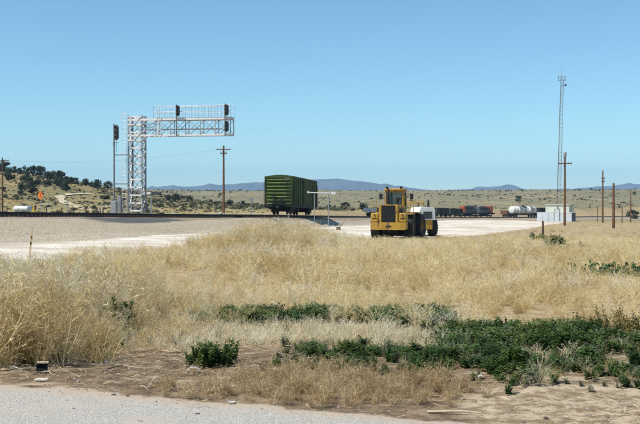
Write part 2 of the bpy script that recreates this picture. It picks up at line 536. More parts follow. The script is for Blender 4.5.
def ground_material():
    g = NT('ground_soil')
    big = g.noise(0.7, 5)
    med = g.noise(5.0, 6, 0.7)
    fin = g.noise(42.0, 5, 0.7)
    spk = g.voro(85.0)
    # bare verge soil with pale crusts and dark damp clods
    soil = g.mix(g.step(med, 0.35, 0.62), (0.085, 0.060, 0.038), (0.215, 0.155, 0.098))
    soil = g.mix(g.step(g.noise(2.2, 6, 0.7, None, (0.5, 1.6, 1)), 0.50, 0.68), soil, (0.40, 0.325, 0.225))
    soil = g.mix(g.step(fin, 0.60, 0.72), soil, (0.44, 0.37, 0.27))
    pale = g.mix(g.step(med, 0.4, 0.6), (0.20, 0.148, 0.09), (0.42, 0.345, 0.24))
    soil = g.mix(g.step(g.attr('pale'), 0.35, 0.75), soil, pale)
    # ground beneath the dry grass
    field = g.mix(g.step(med, 0.35, 0.65), (0.24, 0.175, 0.10), (0.40, 0.31, 0.18))
    c = g.mix(g.attr('field'), soil, field)
    # ochre hill with grey-green low scrub cover
    h = g.mix(g.step(g.noise(0.06, 6, 0.65), 0.4, 0.6), (0.30, 0.22, 0.10), (0.205, 0.168, 0.085))
    h = g.mix(g.step(g.noise(0.22, 6, 0.75), 0.44, 0.58), h, (0.14, 0.135, 0.065))
    c = g.mix(g.attr('hillw'), c, h)
    f = g.mix(g.step(g.noise(0.018, 6, 0.7), 0.38, 0.62), (0.225, 0.19, 0.105), (0.175, 0.16, 0.092))
    f = g.mix(g.step(g.noise(0.11, 6, 0.75), 0.50, 0.62), f, (0.105, 0.105, 0.06))
    f = g.mix(g.step(g.noise(0.03, 4, 0.6, None, (1, 0.25, 1)), 0.55, 0.68), f, (0.27, 0.22, 0.125))
    c = g.mix(g.attr('farw'), c, f)
    # pale crushed-rock yard and service road
    yn = g.math('MULTIPLY_ADD', g.noise(0.55, 6, 0.7), 4.0, -2.0)
    ym = g.step(g.math('ADD', g.attr('yard_sd'), yn), -0.9, 0.7)
    yc = g.mix(g.step(g.noise(0.35, 6, 0.7), 0.35, 0.65), (0.45, 0.385, 0.30), (0.68, 0.63, 0.545))
    yc = g.mix(g.step(g.noise(9.0, 4, 0.8), 0.55, 0.7), yc, (0.36, 0.30, 0.23))
    yc = g.mix(g.math('MULTIPLY', g.step(g.noise(0.12, 6, 0.7, None, (1.6, 0.35, 1)), 0.50, 0.66), 0.6), yc, (0.36, 0.295, 0.21))
    c = g.mix(ym, c, yc)
    # road: worn seal coat with stone chips, pinkish dust along its edge
    rn = g.math('MULTIPLY_ADD', g.noise(1.7, 6, 0.7), 0.5, -0.25)
    rd = g.math('ADD', g.attr('road_sd'), rn)
    rm = g.step(rd, -0.05, 0.04)
    rc = g.mix(g.step(fin, 0.35, 0.65), (0.27, 0.255, 0.222), (0.405, 0.385, 0.34))
    rc = g.mix(g.step(spk.outputs["Color"], 0.55, 0.9), rc, (0.50, 0.465, 0.42))
    rc = g.mix(g.step(g.noise(75.0, 3, 0.7), 0.62, 0.72), rc, (0.17, 0.155, 0.14))
    rc = g.mix(g.step(g.noise(1.1, 5, 0.6), 0.5, 0.72), rc, (0.41, 0.36, 0.31))
    edge = g.step(rd, 0.30, 0.02)
    rc = g.mix(g.math('MULTIPLY', edge, 0.8), rc, (0.40, 0.32, 0.24))
    c = g.mix(rm, c, rc)
    g.l.new(c, g.b.inputs["Base Color"])
    g.b.inputs["Roughness"].default_value = 0.95
    g.b.inputs["Specular IOR Level"].default_value = 0.1
    hgt = g.math('ADD', g.math('MULTIPLY', fin, 0.6), g.math('MULTIPLY', med, 1.0))
    hgt = g.math('ADD', hgt, g.math('MULTIPLY', spk.outputs["Distance"], 0.8))
    g.l.new(g.bump(hgt, 0.6, 0.014), g.b.inputs["Normal"])
    return g.m

def seq(*runs):
    out = [runs[0][0]]
    for a, b, st in runs:
        n = max(1, int(round((b - a) / st)))
        out += [a + (b - a) * (i + 1) / n for i in range(n)]
    return np.array(out)

def build_ground():
    half = seq((0, 5, .1), (5, 20, .4), (20, 60, 1.0), (60, 200, 4), (200, 900, 25), (900, 9000, 450))
    xs = np.concatenate([-half[:0:-1], half])
    ys = np.concatenate([seq((-80, 2, 4)), seq((2, 6, .25), (6, 15, .09), (15, 40, .4), (40, 135, 1.0), (135, 450, 4), (450, 1400, 20), (1400, 9500, 400))[1:]])
    X, Y = np.meshgrid(xs, ys)
    Z = ground(X, Y)
    # the strip under the railway lies below its embankment
    nx, ny = len(xs), len(ys)
    verts = np.stack([X.ravel(), Y.ravel(), Z.ravel()], 1)
    idx = np.arange(nx * ny).reshape(ny, nx)
    q = np.stack([idx[:-1, :-1], idx[:-1, 1:], idx[1:, 1:], idx[1:, :-1]], -1).reshape(-1, 4)
    rs, yd = road_sd(X, Y).ravel(), yard_sd(X, Y).ravel()
    u = track_u(X, Y).ravel()
    Xr, Yr = X.ravel(), Y.ravel()
    at = {
        'road_sd': np.clip(rs, -5, 5), 'yard_sd': np.clip(yd, -8, 8),
        'field': sstep(10.2, 12.5, Yr + 0.25 * np.minimum(0, -Xr)),
        'hillw': sstep(-8, -16, u) * sstep(60, 110, Yr),
        'farw': sstep(330, 480, Yr + 0.9 * np.maximum(Xr, -60)) * sstep(-12, -40, u) ,
        'pale': sstep(0.6, 1.6, Xr) * sstep(9.4, 8.4, Yr),
    }
    at['farw'] = np.maximum(at['farw'], sstep(120, 200, Yr) * sstep(30, 60, u))
    rsf, ydf = rs[q].mean(1), yd[q].mean(1)
    m = ground_material()
    sel = {'road': (rsf > 0), 'gravel_yard': (ydf > 0) & (rsf <= 0)}
    sel['ground'] = ~(sel['road'] | sel['gravel_yard'])
    for name, mask in sel.items():
        f = q[mask]
        used = np.unique(f)
        remap = np.full(len(verts), -1); remap[used] = np.arange(len(used))
        me = bpy.data.meshes.new(name)
        me.vertices.add(len(used)); me.vertices.foreach_set('co', verts[used].ravel())
        me.loops.add(f.size); me.loops.foreach_set('vertex_index', remap[f].ravel())
        me.polygons.add(len(f)); me.polygons.foreach_set('loop_start', np.arange(0, f.size, 4))
        me.update(calc_edges=True)
        for k, a in at.items():
            la = me.attributes.new(k, 'FLOAT', 'POINT'); la.data.foreach_set('value', a[used].astype(np.float32))
        me.polygons.foreach_set('use_smooth', np.ones(len(f), bool))
        me.materials.append(m)
        o = link(name, me)
        o['kind'] = 'structure'
        lab = {'road': ('worn grey sealed road along the bottom of the picture', 'road'), 'gravel_yard': ('pale crushed rock yard and service road below the tracks', 'yard'),
               'ground': ('open ground of dry soil, field and hillsides', 'ground')}[name]
        tag(o, *lab)
build_ground()

# ------------------------------------------------------------------ railway embankment, rails, ties
def siding_u(s):
    t = min(max((s - 74) / 34.0, 0), 1)
    return 4.4 * t * t * (3 - 2 * t)

def ballast_material():
    g = NT('ballast')
    v = g.voro(13.0)
    n = g.noise(1.2, 6, 0.7)
    c = g.mix(g.step(g.noise(5.0, 6, 0.8), 0.35, 0.65), (0.21, 0.168, 0.112), (0.41, 0.35, 0.25))
    c = g.mix(g.step(v.outputs["Color"], 0.35, 0.95), c, (0.45, 0.385, 0.295))
    # reddish stone near the rails, greyer spill lower down
    red = g.step(g.math('ADD', g.attr('crest'), g.math('MULTIPLY_ADD', n, 0.8, -0.4)), 0.3, 0.8)
    c = g.mix(g.math('MULTIPLY', red, 0.5), c, (0.15, 0.105, 0.075))
    dk = g.step(g.math('ADD', g.attr('cinder'), g.math('MULTIPLY_ADD', n, 0.7, -0.35)), 0.35, 0.65)
    c = g.mix(dk, c, g.mix(g.step(g.noise(14.0, 3, 0.8), 0.4, 0.65), (0.06, 0.06, 0.058), (0.15, 0.15, 0.14)))
    pl = g.step(g.math('ADD', g.attr('toe'), g.math('MULTIPLY_ADD', g.noise(0.8, 5, 0.7), 1.2, -0.6)), 0.4, 0.75)
    c = g.mix(pl, c, g.mix(g.step(g.noise(11.0, 4, 0.8), 0.4, 0.62), (0.31, 0.25, 0.18), (0.54, 0.475, 0.375)))
    g.l.new(c, g.b.inputs["Base Color"])
    g.b.inputs["Roughness"].default_value = 0.95
    g.b.inputs["Specular IOR Level"].default_value = 0.1
    g.l.new(g.bump(g.math('SUBTRACT', 1.0, v.outputs["Distance"]), 0.6, 0.06), g.b.inputs["Normal"])
    return g.m

def build_embankment():
    ss = np.concatenate([np.arange(-20, 150, 1.5), np.arange(150, S2 + 420, 6)])
    us = np.array([-16, -13, -9.5, -7.5, -6.6, -5, -3.4, -2.7, -1.3, 0, 1.3, 2.7, 3.4, 4.4, 5.7, 7.2, 7.9, 8.6, 9.3, 10.0, 11.5, 14])
    dz = np.array([-2.6, -2.0, -1.15, -.62, -.50, -.46, -.44, -.34, -.30, -.30, -.30, -.32, -.36, -.32, -.32, -.44, -.75, -1.08, -1.30, -1.52, -2.0, -2.8])
    V, cr, ci, to = [], [], [], []
    for s in ss:
        for u, d in zip(us, dz):
            k1 = float(sstep(92, 66, s)) if u > 1.4 else 0.0      # one track only: a gentle spill of gravel down to the service road
            d = d * (1 - k1) + k1 * float(np.interp(u, [1.4, 2.7, 3.4, 5.0, 7.2, 9.3, 11.5, 14], [-.30, -.33, -.42, -.70, -1.02, -1.38, -2.0, -2.8]))
            x, y, a = track(s, u)
            jit = (vn(s * 0.9 + u, u * 2.1) - 0.5) * (0.16 if (u > 5.8 or u < -5) else 0.05)
            jit += (vn(s * 0.12, u * 0.3 + 40) - 0.5) * (0.35 if (u > 5.8 and u < 13) else 0.06)
            V.append((x, y, float(ztop(track(s, 0)[1])) + d + jit))
            cr.append(1.0 if -3 < u < 7.4 - 4.2 * k1 else 0.0)
            ci.append(.8 * max(0, 1 - ((s - 70) / 13.0) ** 2) * (1.0 if u > 2.5 and u < 5.0 else 0.0))
            to.append(1.0 if u > 8.8 else (0.62 if u > 7.5 else 0.1) if u > 0 else 0.0)
    k = len(us)
    F = [(i * k + j, i * k + j + 1, (i + 1) * k + j + 1, (i + 1) * k + j) for i in range(len(ss) - 1) for j in range(k - 1)]
    me = bpy.data.meshes.new('railway_embankment')
    me.from_pydata(V, [], F)
    for nme, arr in (('crest', cr), ('cinder', ci), ('toe', to)):
        a = me.attributes.new(nme, 'FLOAT', 'POINT'); a.data.foreach_set('value', np.array(arr, np.float32))
    me.polygons.foreach_set('use_smooth', [True] * len(me.polygons))
    me.flip_normals() if me.polygons[0].normal.z < 0 else None
    me.materials.append(ballast_material())
    o = link('railway_embankment', me)
    tag(o, 'long ballast bank carrying the rails across the view', 'embankment', kind='structure')

def vn(x, y, seed=2):
    return float(vnoise(np.array([x]), np.array([y]), seed)[0])
build_embankment()

def build_track(name, label, ufun, s0, s1):
    t = thing(name, (0, 0, 0), 0, label, 'railway track')
    prof = [(-.065, -.15), (.065, -.15), (.065, -.135), (.012, -.12), (.012, -.05), (.036, -.04), (.036, 0), (-.036, 0), (-.036, -.04), (-.012, -.05), (-.012, -.12), (-.065, -.135)]
    ss = list(np.arange(s0, 150, 3.0)) + list(np.arange(max(150, s0), s1, 8.0))
    for side in (-1, 1):
        V, F = [], []
        for s in ss:
            for p in prof:
                x, y, a = track(s, ufun(s) + side * 0.755 + p[0])
                V.append((x, y, float(ztop(track(s, 0)[1])) + p[1]))
        k = len(prof)
        for i in range(len(ss) - 1):
            for j in range(k):
                F.append((i * k + j, i * k + (j + 1) % k, (i + 1) * k + (j + 1) % k, (i + 1) * k + j))
        mb = MB(); mb.add(V, F)
        mb.build('rail', M['rail'], t)
    ties = MB()
    s = s0
    while s < min(s1, 330):
        x, y, a = track(s, ufun(s))
        ties.box((x, y, float(ztop(y)) - 0.225), (2.6, 0.23, 0.15), Matrix.Rotation(-a + random.uniform(-.02, .02), 3, 'Z'))
        s += 0.55 if s < 180 else 1.1
    o = ties.build('ties', M['tie'], t)
    o['kind'] = 'stuff'
    return t
build_track('railway_track', 'main line track running under the signal arm and curving away right', lambda s: 0.0, 5, S2 + 400)
build_track('railway_track', 'siding track on which the green boxcar stands', siding_u, 78, S2 + 200)

# ------------------------------------------------------------------ blue mountains
def build_mountains(name, label, xs_h, dist, seed, depth=1400):
    px = np.array([p[0] for p in xs_h], float); hh = np.array([p[1] for p in xs_h], float)
    xs = np.linspace(px[0], px[-1], 220)
    V, F = [], []
    rows = [(-1.0, 0.0), (-.62, .3), (-.3, .66), (-.12, .88), (0, 1.0), (.2, .8), (.6, .35), (1, 0)]
    for t, k in rows:
        for x in xs:
            h = np.interp(x, px, hh) * k
            rough = (vn(x / 170.0, t * 4 + 3, seed) - 0.5) * 62 + (vn(x / 55.0, t * 9, seed + 5) - 0.5) * 30
            V.append((x + 90 * t * math.sin(x / 300), dist + t * depth + 120 * math.sin(x / 500.0 + seed), -20 + max(0, h + 20 + rough * (0.15 if k == 1 else 0.9) * (1 if h > 8 else 0))))
    n = len(xs)
    for i in range(len(rows) - 1):
        for j in range(n - 1):
            F.append((i * n + j, i * n + j + 1, (i + 1) * n + j + 1, (i + 1) * n + j))
    g = NT(name + '_rock')
    c = g.mix(g.step(g.noise(0.006, 6, 0.7), 0.4, 0.6), (0.045, 0.055, 0.045), (0.10, 0.095, 0.075))
    g.l.new(c, g.b.inputs["Base Color"]); g.b.inputs["Roughness"].default_value = 0.95
    mb = MB(); mb.add(V, F)
    o = mb.build(name, g.m, smooth=True)
    tag(o, label, 'mountains', kind='structure')

D1 = 7600.0
def mx(px, py): return ((px - 320) / 1000 * D1, EYE + (200 - py) / 1000 * D1)
build_mountains('mountain_range', 'blue mountain range on the skyline behind the boxcar',
    [mx(90, 196), mx(140, 190), mx(165, 186.8), mx(190, 185.6), mx(215, 184.8), mx(240, 183), mx(262, 182.5), mx(285, 181), mx(310, 180), mx(325, 179.2), mx(338, 178.8), mx(352, 181), mx(375, 184), mx(400, 187), mx(425, 189.5), mx(470, 194)], D1, 4)
D1 = 8300.0
build_mountains('mountain_range', 'faint far blue ridge low on the skyline at right',
    [mx(400, 195), mx(440, 191), mx(462, 189), mx(485, 187.5), mx(500, 186.3), mx(512, 188), mx(540, 190), mx(570, 189), mx(598, 186.5), mx(615, 185.5), mx(628, 184.2), mx(640, 184.5), mx(680, 186), mx(760, 193)], D1, 8)

# ------------------------------------------------------------------ haze between here and the mountains
def build_haze():
    mb = MB()
    mb.box((0, 4700, 130), (19500, 10800, 320))
    m = bpy.data.materials.new('haze_air')
    m.use_nodes = True
    nt = m.node_tree
    nt.nodes.remove(nt.nodes["Principled BSDF"])
    v = nt.nodes.new("ShaderNodeVolumePrincipled")
    v.inputs["Color"].default_value = (0.40, 0.68, 1.0, 1)
    v.inputs["Density"].default_value = 0.000105
    v.inputs["Anisotropy"].default_value = 0.0
    nt.links.new(v.outputs[0], nt.nodes["Material Output"].inputs["Volume"])
    o = mb.build('haze', m)
    tag(o, 'thin blue haze in the distant air', 'haze', kind='stuff')
build_haze()

# ------------------------------------------------------------------ plants: source meshes
def ribbon(V, F, pts, w0, w1, rnd):
    """thin tapering blade along a list of points"""
    a = rnd.uniform(0, 2 * math.pi)
    n = len(pts)
    o = len(V)
    for i, p in enumerate(pts):
        t = pts[min(i + 1, n - 1)] - pts[max(i - 1, 0)]
        side = t.cross(Vector((math.cos(a), math.sin(a), 0.35)))
        if side.length < 1e-6: side = Vector((1, 0, 0))
        side.normalize()
        wd = (w0 + (w1 - w0) * i / (n - 1)) / 2
        if i == n - 1:
            V.append(p)
        else:
            V.append(p - side * wd); V.append(p + side * wd)
    for i in range(n - 2):
        F.append((o + 2 * i, o + 2 * i + 1, o + 2 * i + 3, o + 2 * i + 2))
    F.append((o + 2 * (n - 2), o + 2 * (n - 2) + 1, o + 2 * (n - 1)))

def raw_mesh(name, V, F, m, m2=None, cut=(), m3=None, cut3=()):
    me = bpy.data.meshes.new(name)
    me.from_pydata([tuple(p) for p in V], [], F)
    me.materials.append(m)
    if m2 is not None:
        me.materials.append(m2)
        idx = np.zeros(len(F), np.int32)
        for a, b in cut: idx[a:b] = 1
        if m3 is not None:
            me.materials.append(m3)
            for a, b in cut3: idx[a:b] = 2
        me.polygons.foreach_set('material_index', idx)
    return me

def dry_bush(seed, m, stems=15, twigs=12, wid=0.0050, spread=0.55):
    """dead bushy weed, unit height: woody stems fanning out, each with rising side twigs and twiglets"""
    r = random.Random(seed)
    V, F, cut, cut3 = [], [], [], []
    for s in range(stems):
        az = r.uniform(0, 2 * math.pi); lean = r.uniform(0.05, spread)
        L = r.uniform(0.6, 1.0)
        d = Vector((math.cos(az) * lean, math.sin(az) * lean, 1)).normalized()
        p = Vector((r.gauss(0, .05), r.gauss(0, .05), 0))
        pts = [p.copy()]
        for k in range(5):
            d = (d + Vector((r.gauss(0, .10), r.gauss(0, .10), r.gauss(0, .06)))).normalized()
            p = p + d * L / 5
            pts.append(p.copy())
        f0 = len(F)
        ribbon(V, F, pts, wid * 1.7, wid * .8, r)
        if r.random() < .5: cut.append((f0, len(F)))
        for t in range(twigs):
            f = r.uniform(0.12, 1.0) * 5
            i = min(int(f), 4); q = pts[i].lerp(pts[i + 1], f - i)
            ta = r.uniform(0, 2 * math.pi)
            td = Vector((math.cos(ta), math.sin(ta), r.uniform(0.3, 1.5))).normalized()
            tl = r.uniform(0.12, 0.34) * (1.15 - 0.6 * f / 5)
            tp = [q]
            for k in range(3):
                td = (td + Vector((r.gauss(0, .2), r.gauss(0, .2), r.gauss(0.08, .12)))).normalized()
                tp.append(tp[-1] + td * tl / 3)
            f0 = len(F)
            ribbon(V, F, tp, wid, wid * .5, r)
            if r.random() < .18: cut.append((f0, len(F)))
            f1 = len(F); dark = r.random() < .62 - f * .13  # lower twigs browner: shade inside the bush put into the colour
            for k in range(4):
                b = tp[r.randint(1, 2)]
                e = b + Vector((r.gauss(0, .05), r.gauss(0, .05), r.uniform(.0, .09)))
                ribbon(V, F, [b, (b + e) / 2 + Vector((r.gauss(0, .008), r.gauss(0, .008), 0)), e], wid * .8, wid * .4, r)
            if dark: cut3.append((f0 if r.random() < .5 else f1, len(F)))
    return raw_mesh('dry_bush', V, F, m, M['stalk'], cut, M['brown_weed'], cut3)

def grass_tuft(seed, m, blades=110, wid=0.0042, spread=0.6, droop=0.5, base=0.12):
    """dry grass tuft of unit height: curved blades, some with a loose seed head"""
    r = random.Random(seed)
    V, F, cut = [], [], []
    for s in range(blades):
        az = r.uniform(0, 2 * math.pi); lean = abs(r.gauss(0, spread))
        L = r.uniform(0.45, 1.05)
        d = Vector((math.cos(az) * lean, math.sin(az) * lean, 1)).normalized()
        rr = r.uniform(0, base) + (0.12 if r.random() < .3 else 0)
        a2 = r.uniform(0, 2 * math.pi)
        p = Vector((math.cos(a2) * rr, math.sin(a2) * rr, 0))
        pts = [p.copy()]
        for k in range(4):
            d = (d + Vector((math.cos(az) * droop * .18 + r.gauss(0, .09), math.sin(az) * droop * .18 + r.gauss(0, .09), -droop * .10 * k))).normalized()
            p = p + d * L / 4
            pts.append(p.copy())
        f0 = len(F)
        ribbon(V, F, pts, wid, wid * .5, r)
        if r.random() < .15: cut.append((f0, len(F)))
        if r.random() < .55:
            for k in range(4):
                b = pts[-1].lerp(pts[-2], r.random())
                e = b + Vector((r.gauss(0, .035), r.gauss(0, .035), r.uniform(-.01, .06)))
                ribbon(V, F, [b, (b + e) / 2, e], wid * 1.2, wid * .6, r)
    return raw_mesh('grass_tuft', V, F, m, M['stalk'], cut)

def leafy_weed(seed, m, stems=9, leaves=18, spread=0.45, lw=0.062, ll=0.22):
    """upright leafy weed of unit height"""
    r = random.Random(seed)
    V, F = [], []
    for s in range(stems):
        az = r.uniform(0, 2 * math.pi); lean = r.uniform(0.02, spread)
        L = r.uniform(0.55, 1.0)
        d = Vector((math.cos(az) * lean, math.sin(az) * lean, 1)).normalized()
        p = Vector((r.gauss(0, .10), r.gauss(0, .10), 0)); pts = [p.copy()]
        for k in range(4):
            d = (d + Vector((r.gauss(0, .08), r.gauss(0, .08), 0.05))).normalized()
            p = p + d * L / 4; pts.append(p.copy())
        ribbon(V, F, pts, 0.022, 0.01, r)
        for t in range(leaves):
            f = (0.1 + 0.9 * (t + r.random()) / leaves) * 4
            i = min(int(f), 3); q = pts[i].lerp(pts[i + 1], min(f - i, 1))
            la = t * 2.4 + r.uniform(-.5, .5)
            ld = Vector((math.cos(la), math.sin(la), r.uniform(0.1, 1.1))).normalized()
            l_ = ll * r.uniform(.6, 1.1) * (1.15 - 0.11 * f); w_ = lw * r.uniform(.7, 1.2)
            sd = ld.cross(Vector((0, 0, 1))).normalized()
            up = sd.cross(ld)
            o = len(V)
            mid = q + ld * l_ * .45 + up * 0.02
            V += [q, mid - sd * w_ + up * w_ * .35, mid, mid + sd * w_ + up * w_ * .35, q + ld * l_ - up * l_ * .18]
            F += [(o, o + 1, o + 2), (o, o + 2, o + 3), (o + 1, o + 4, o + 2), (o + 2, o + 4, o + 3)]
    return raw_mesh('leafy_weed', V, F, m)

def straw_litter(seed, m):
    """a few broken stalks lying on the soil, about 0.4 m across"""
    r = random.Random(seed)
    V, F = [], []
    for s in range(16):
        a = r.uniform(0, 2 * math.pi); L = r.uniform(.05, .22)
        c = Vector((r.gauss(0, .12), r.gauss(0, .12), r.uniform(.006, .035)))
        d = Vector((math.cos(a), math.sin(a), r.uniform(-.1, .15)))
        ribbon(V, F, [c - d * L / 2, c + Vector((0, 0, r.uniform(0, .02))), c + d * L / 2], .005, .003, r)
    return raw_mesh('straw_litter', V, F, m)

def stone(seed, m):
    r = random.Random(seed)
    bm = bmesh.new()
    bmesh.ops.create_icosphere(bm, subdivisions=1, radius=1)
    k = (r.uniform(.7, 1.2), r.uniform(.7, 1.2), r.uniform(.45, .8))
    for v in bm.verts:
        v.co = Vector((v.co.x * k[0], v.co.y * k[1], v.co.z * k[2])) * r.uniform(.75, 1.2)
    me = bpy.data.meshes.new('stone'); bm.to_mesh(me); bm.free()
    me.materials.append(m)
    return me

def crown_mesh(seed, m, n=520, leaf=0.16, w=0.55, lob=7, zmin=0.12):
    """foliage crown of unit height: leaf faces gathered in clumps, gaps between them"""
    r = random.Random(seed)
    V, F = [], []
    lobes = []
    for i in range(lob):
        a = r.uniform(0, 2 * math.pi); q = r.uniform(0, w * .62)
        lobes.append((Vector((math.cos(a) * q, math.sin(a) * q, r.uniform(zmin + .12, .82 - q * .35))), r.uniform(.16, .30)))
    for i in range(n):
        c, rad = r.choice(lobes)
        d = Vector((r.gauss(0, 1), r.gauss(0, 1), r.gauss(0, 1))).normalized()
        p = c + Vector((d.x, d.y, d.z * .8)) * rad * r.uniform(.55, 1.08)
        p.z = max(p.z, 0.02)
        nrm = (d + Vector((r.gauss(0, .5), r.gauss(0, .5), r.gauss(0, .5)))).normalized()
        t = nrm.orthogonal().normalized(); b = nrm.cross(t)
        s = leaf * r.uniform(.5, 1.1) / 2
        o = len(V)
        ang = r.uniform(0, 6.28)
        t, b = t * math.cos(ang) + b * math.sin(ang), b * math.cos(ang) - t * math.sin(ang)
        V += [p - t * s, p + b * s * .7, p + t * s, p - b * s * .7]
        F.append((o, o + 1, o + 2, o + 3))
    return raw_mesh('crown', V, F, m)

# ------------------------------------------------------------------ scattering what nobody could count
def scatter(name, label, cat, pts, rotz, tilt, scl, meshes, squash=None):
    n = len(pts)
    me = bpy.data.meshes.new(name)
    me.vertices.add(n)
    me.vertices.foreach_set('co', np.asarray(pts, np.float32).ravel())
    idx = RNG.integers(0, len(meshes), n)
    me.attributes.new('pick', 'INT', 'POINT').data.foreach_set('value', idx.astype(np.int32))
    rot = np.stack([RNG.normal(0, tilt, n), RNG.normal(0, tilt, n), rotz], 1)
    me.attributes.new('rot', 'FLOAT_VECTOR', 'POINT').data.foreach_set('vector', rot.astype(np.float32).ravel())
    sc3 = np.stack([scl, scl, scl], 1) if squash is None else np.stack([scl * squash, scl * squash, scl], 1)
    me.attributes.new('scl', 'FLOAT_VECTOR', 'POINT').data.foreach_set('vector', sc3.astype(np.float32).ravel())
    o = link(name, me)
    tag(o, label, cat, kind='stuff')
    ng = bpy.data.node_groups.new(name + '_scatter', 'GeometryNodeTree')
    ng.interface.new_socket('Geometry', in_out='INPUT', socket_type='NodeSocketGeometry')
    ng.interface.new_socket('Geometry', in_out='OUTPUT', socket_type='NodeSocketGeometry')
    gi, go = ng.nodes.new('NodeGroupInput'), ng.nodes.new('NodeGroupOutput')
    jn = ng.nodes.new('GeometryNodeJoinGeometry')
    def na(nm, ty):
        a = ng.nodes.new('GeometryNodeInputNamedAttribute'); a.data_type = ty
        a.inputs['Name'].default_value = nm
        return a.outputs['Attribute']
    pick, rt, sl = na('pick', 'INT'), na('rot', 'FLOAT_VECTOR'), na('scl', 'FLOAT_VECTOR')
    e2r = ng.nodes.new('FunctionNodeEulerToRotation')
    ng.links.new(rt, e2r.inputs[0])
    for k, sm in enumerate(meshes):
        src = SOURCES.get(sm.name)
        if src is None:
            src = bpy.data.objects.new(sm.name, sm)
            SOURCES[sm.name] = src
        oi = ng.nodes.new('GeometryNodeObjectInfo')
        oi.inputs['Object'].default_value = src
        oi.inputs['As Instance'].default_value = True
        cp = ng.nodes.new('FunctionNodeCompare'); cp.data_type = 'INT'; cp.operation = 'EQUAL'
        ng.links.new(pick, cp.inputs[2]); cp.inputs[3].default_value = k
        ip = ng.nodes.new('GeometryNodeInstanceOnPoints')
        ng.links.new(gi.outputs[0], ip.inputs['Points'])
        ng.links.new(cp.outputs[0], ip.inputs['Selection'])
        ng.links.new(oi.outputs['Geometry'], ip.inputs['Instance'])
        ng.links.new(e2r.outputs[0], ip.inputs['Rotation'])
        ng.links.new(sl, ip.inputs['Scale'])
        ng.links.new(ip.outputs[0], jn.inputs[0])
    ng.links.new(jn.outputs[0], go.inputs[0])
    md = o.modifiers.new('scatter', 'NODES')
    md.node_group = ng
    return o
SOURCES = {}

def sample(x0, x1, y0, y1, dens, keep):
    """random points in a box, thinned by a keep-probability function"""
    n = int((x1 - x0) * (y1 - y0) * dens)
    X = RNG.uniform(x0, x1, n); Y = RNG.uniform(y0, y1, n)
    k = RNG.random(n) < keep(X, Y)
    return X[k], Y[k]

def place(X, Y, dz=0.0):
    return np.stack([X, Y, ground(X, Y) + dz], 1)

FX = [-14, -3.2, -2.3, -1.9, -1.35, -0.9, -.3, 1.5, 4.8, 30]
FY = [9.6, 9.8, 10.2, 11.0, 12.6, 13.8, 14.0, 12.6, 12.2, 12.2]
def front(X): return np.interp(X, FX, FY)

def blob(X, Y, cx, cy, rx, ry):
    return np.exp(-((X - cx) / rx) ** 2 - ((Y - cy) / ry) ** 2)

def in_field(X, Y):
    wob = (fbm(X / 1.1, Y / 1.1, 21) - .5) * 1.6
    f = (Y + wob * .5 > front(X)) & (yard_sd(X, Y) + (fbm(X / 3, Y / 3, 23) - .5) * 5 < -0.4) & (track_u(X, Y) > 12) & ~((track_u(X, Y) < 15.6) & (Y > 26) & (Y < 56))
    return f

def in_view(X, Y, m=0.42):
    """only what the camera or a step beside it could see"""
    return np.abs(X) < m * Y + 3.0

def grass_height(X, Y):
    left = sstep(-1.6, -3.1, X) * sstep(17, 13.5, Y)
    mound = np.exp(-((X + 2.2) / 3.0) ** 2 - ((Y - 46) / 10.0) ** 2)
    h = 0.20 + 0.38 * fbm(X / 1.6, Y / 2.2, 31, 3) + 0.16 * sstep(16, 24, Y) + 0.50 * left + 0.36 * mound
    h = h * (1 - 0.55 * sstep(48, 62, Y))
    h = h * (1 - 0.25 * sstep(1.0, 3.0, X) * sstep(17, 14, Y))
    h = h - 0.45 * blob(X, Y, -2.25, 11.3, .5, .8) - .3 * blob(X, Y, 10.4, 42.0, 1.6, 2.5) - .15 * blob(X, Y, 6.3, 21.0, 1.2, 1.2)
    return np.maximum(h, 0.16)

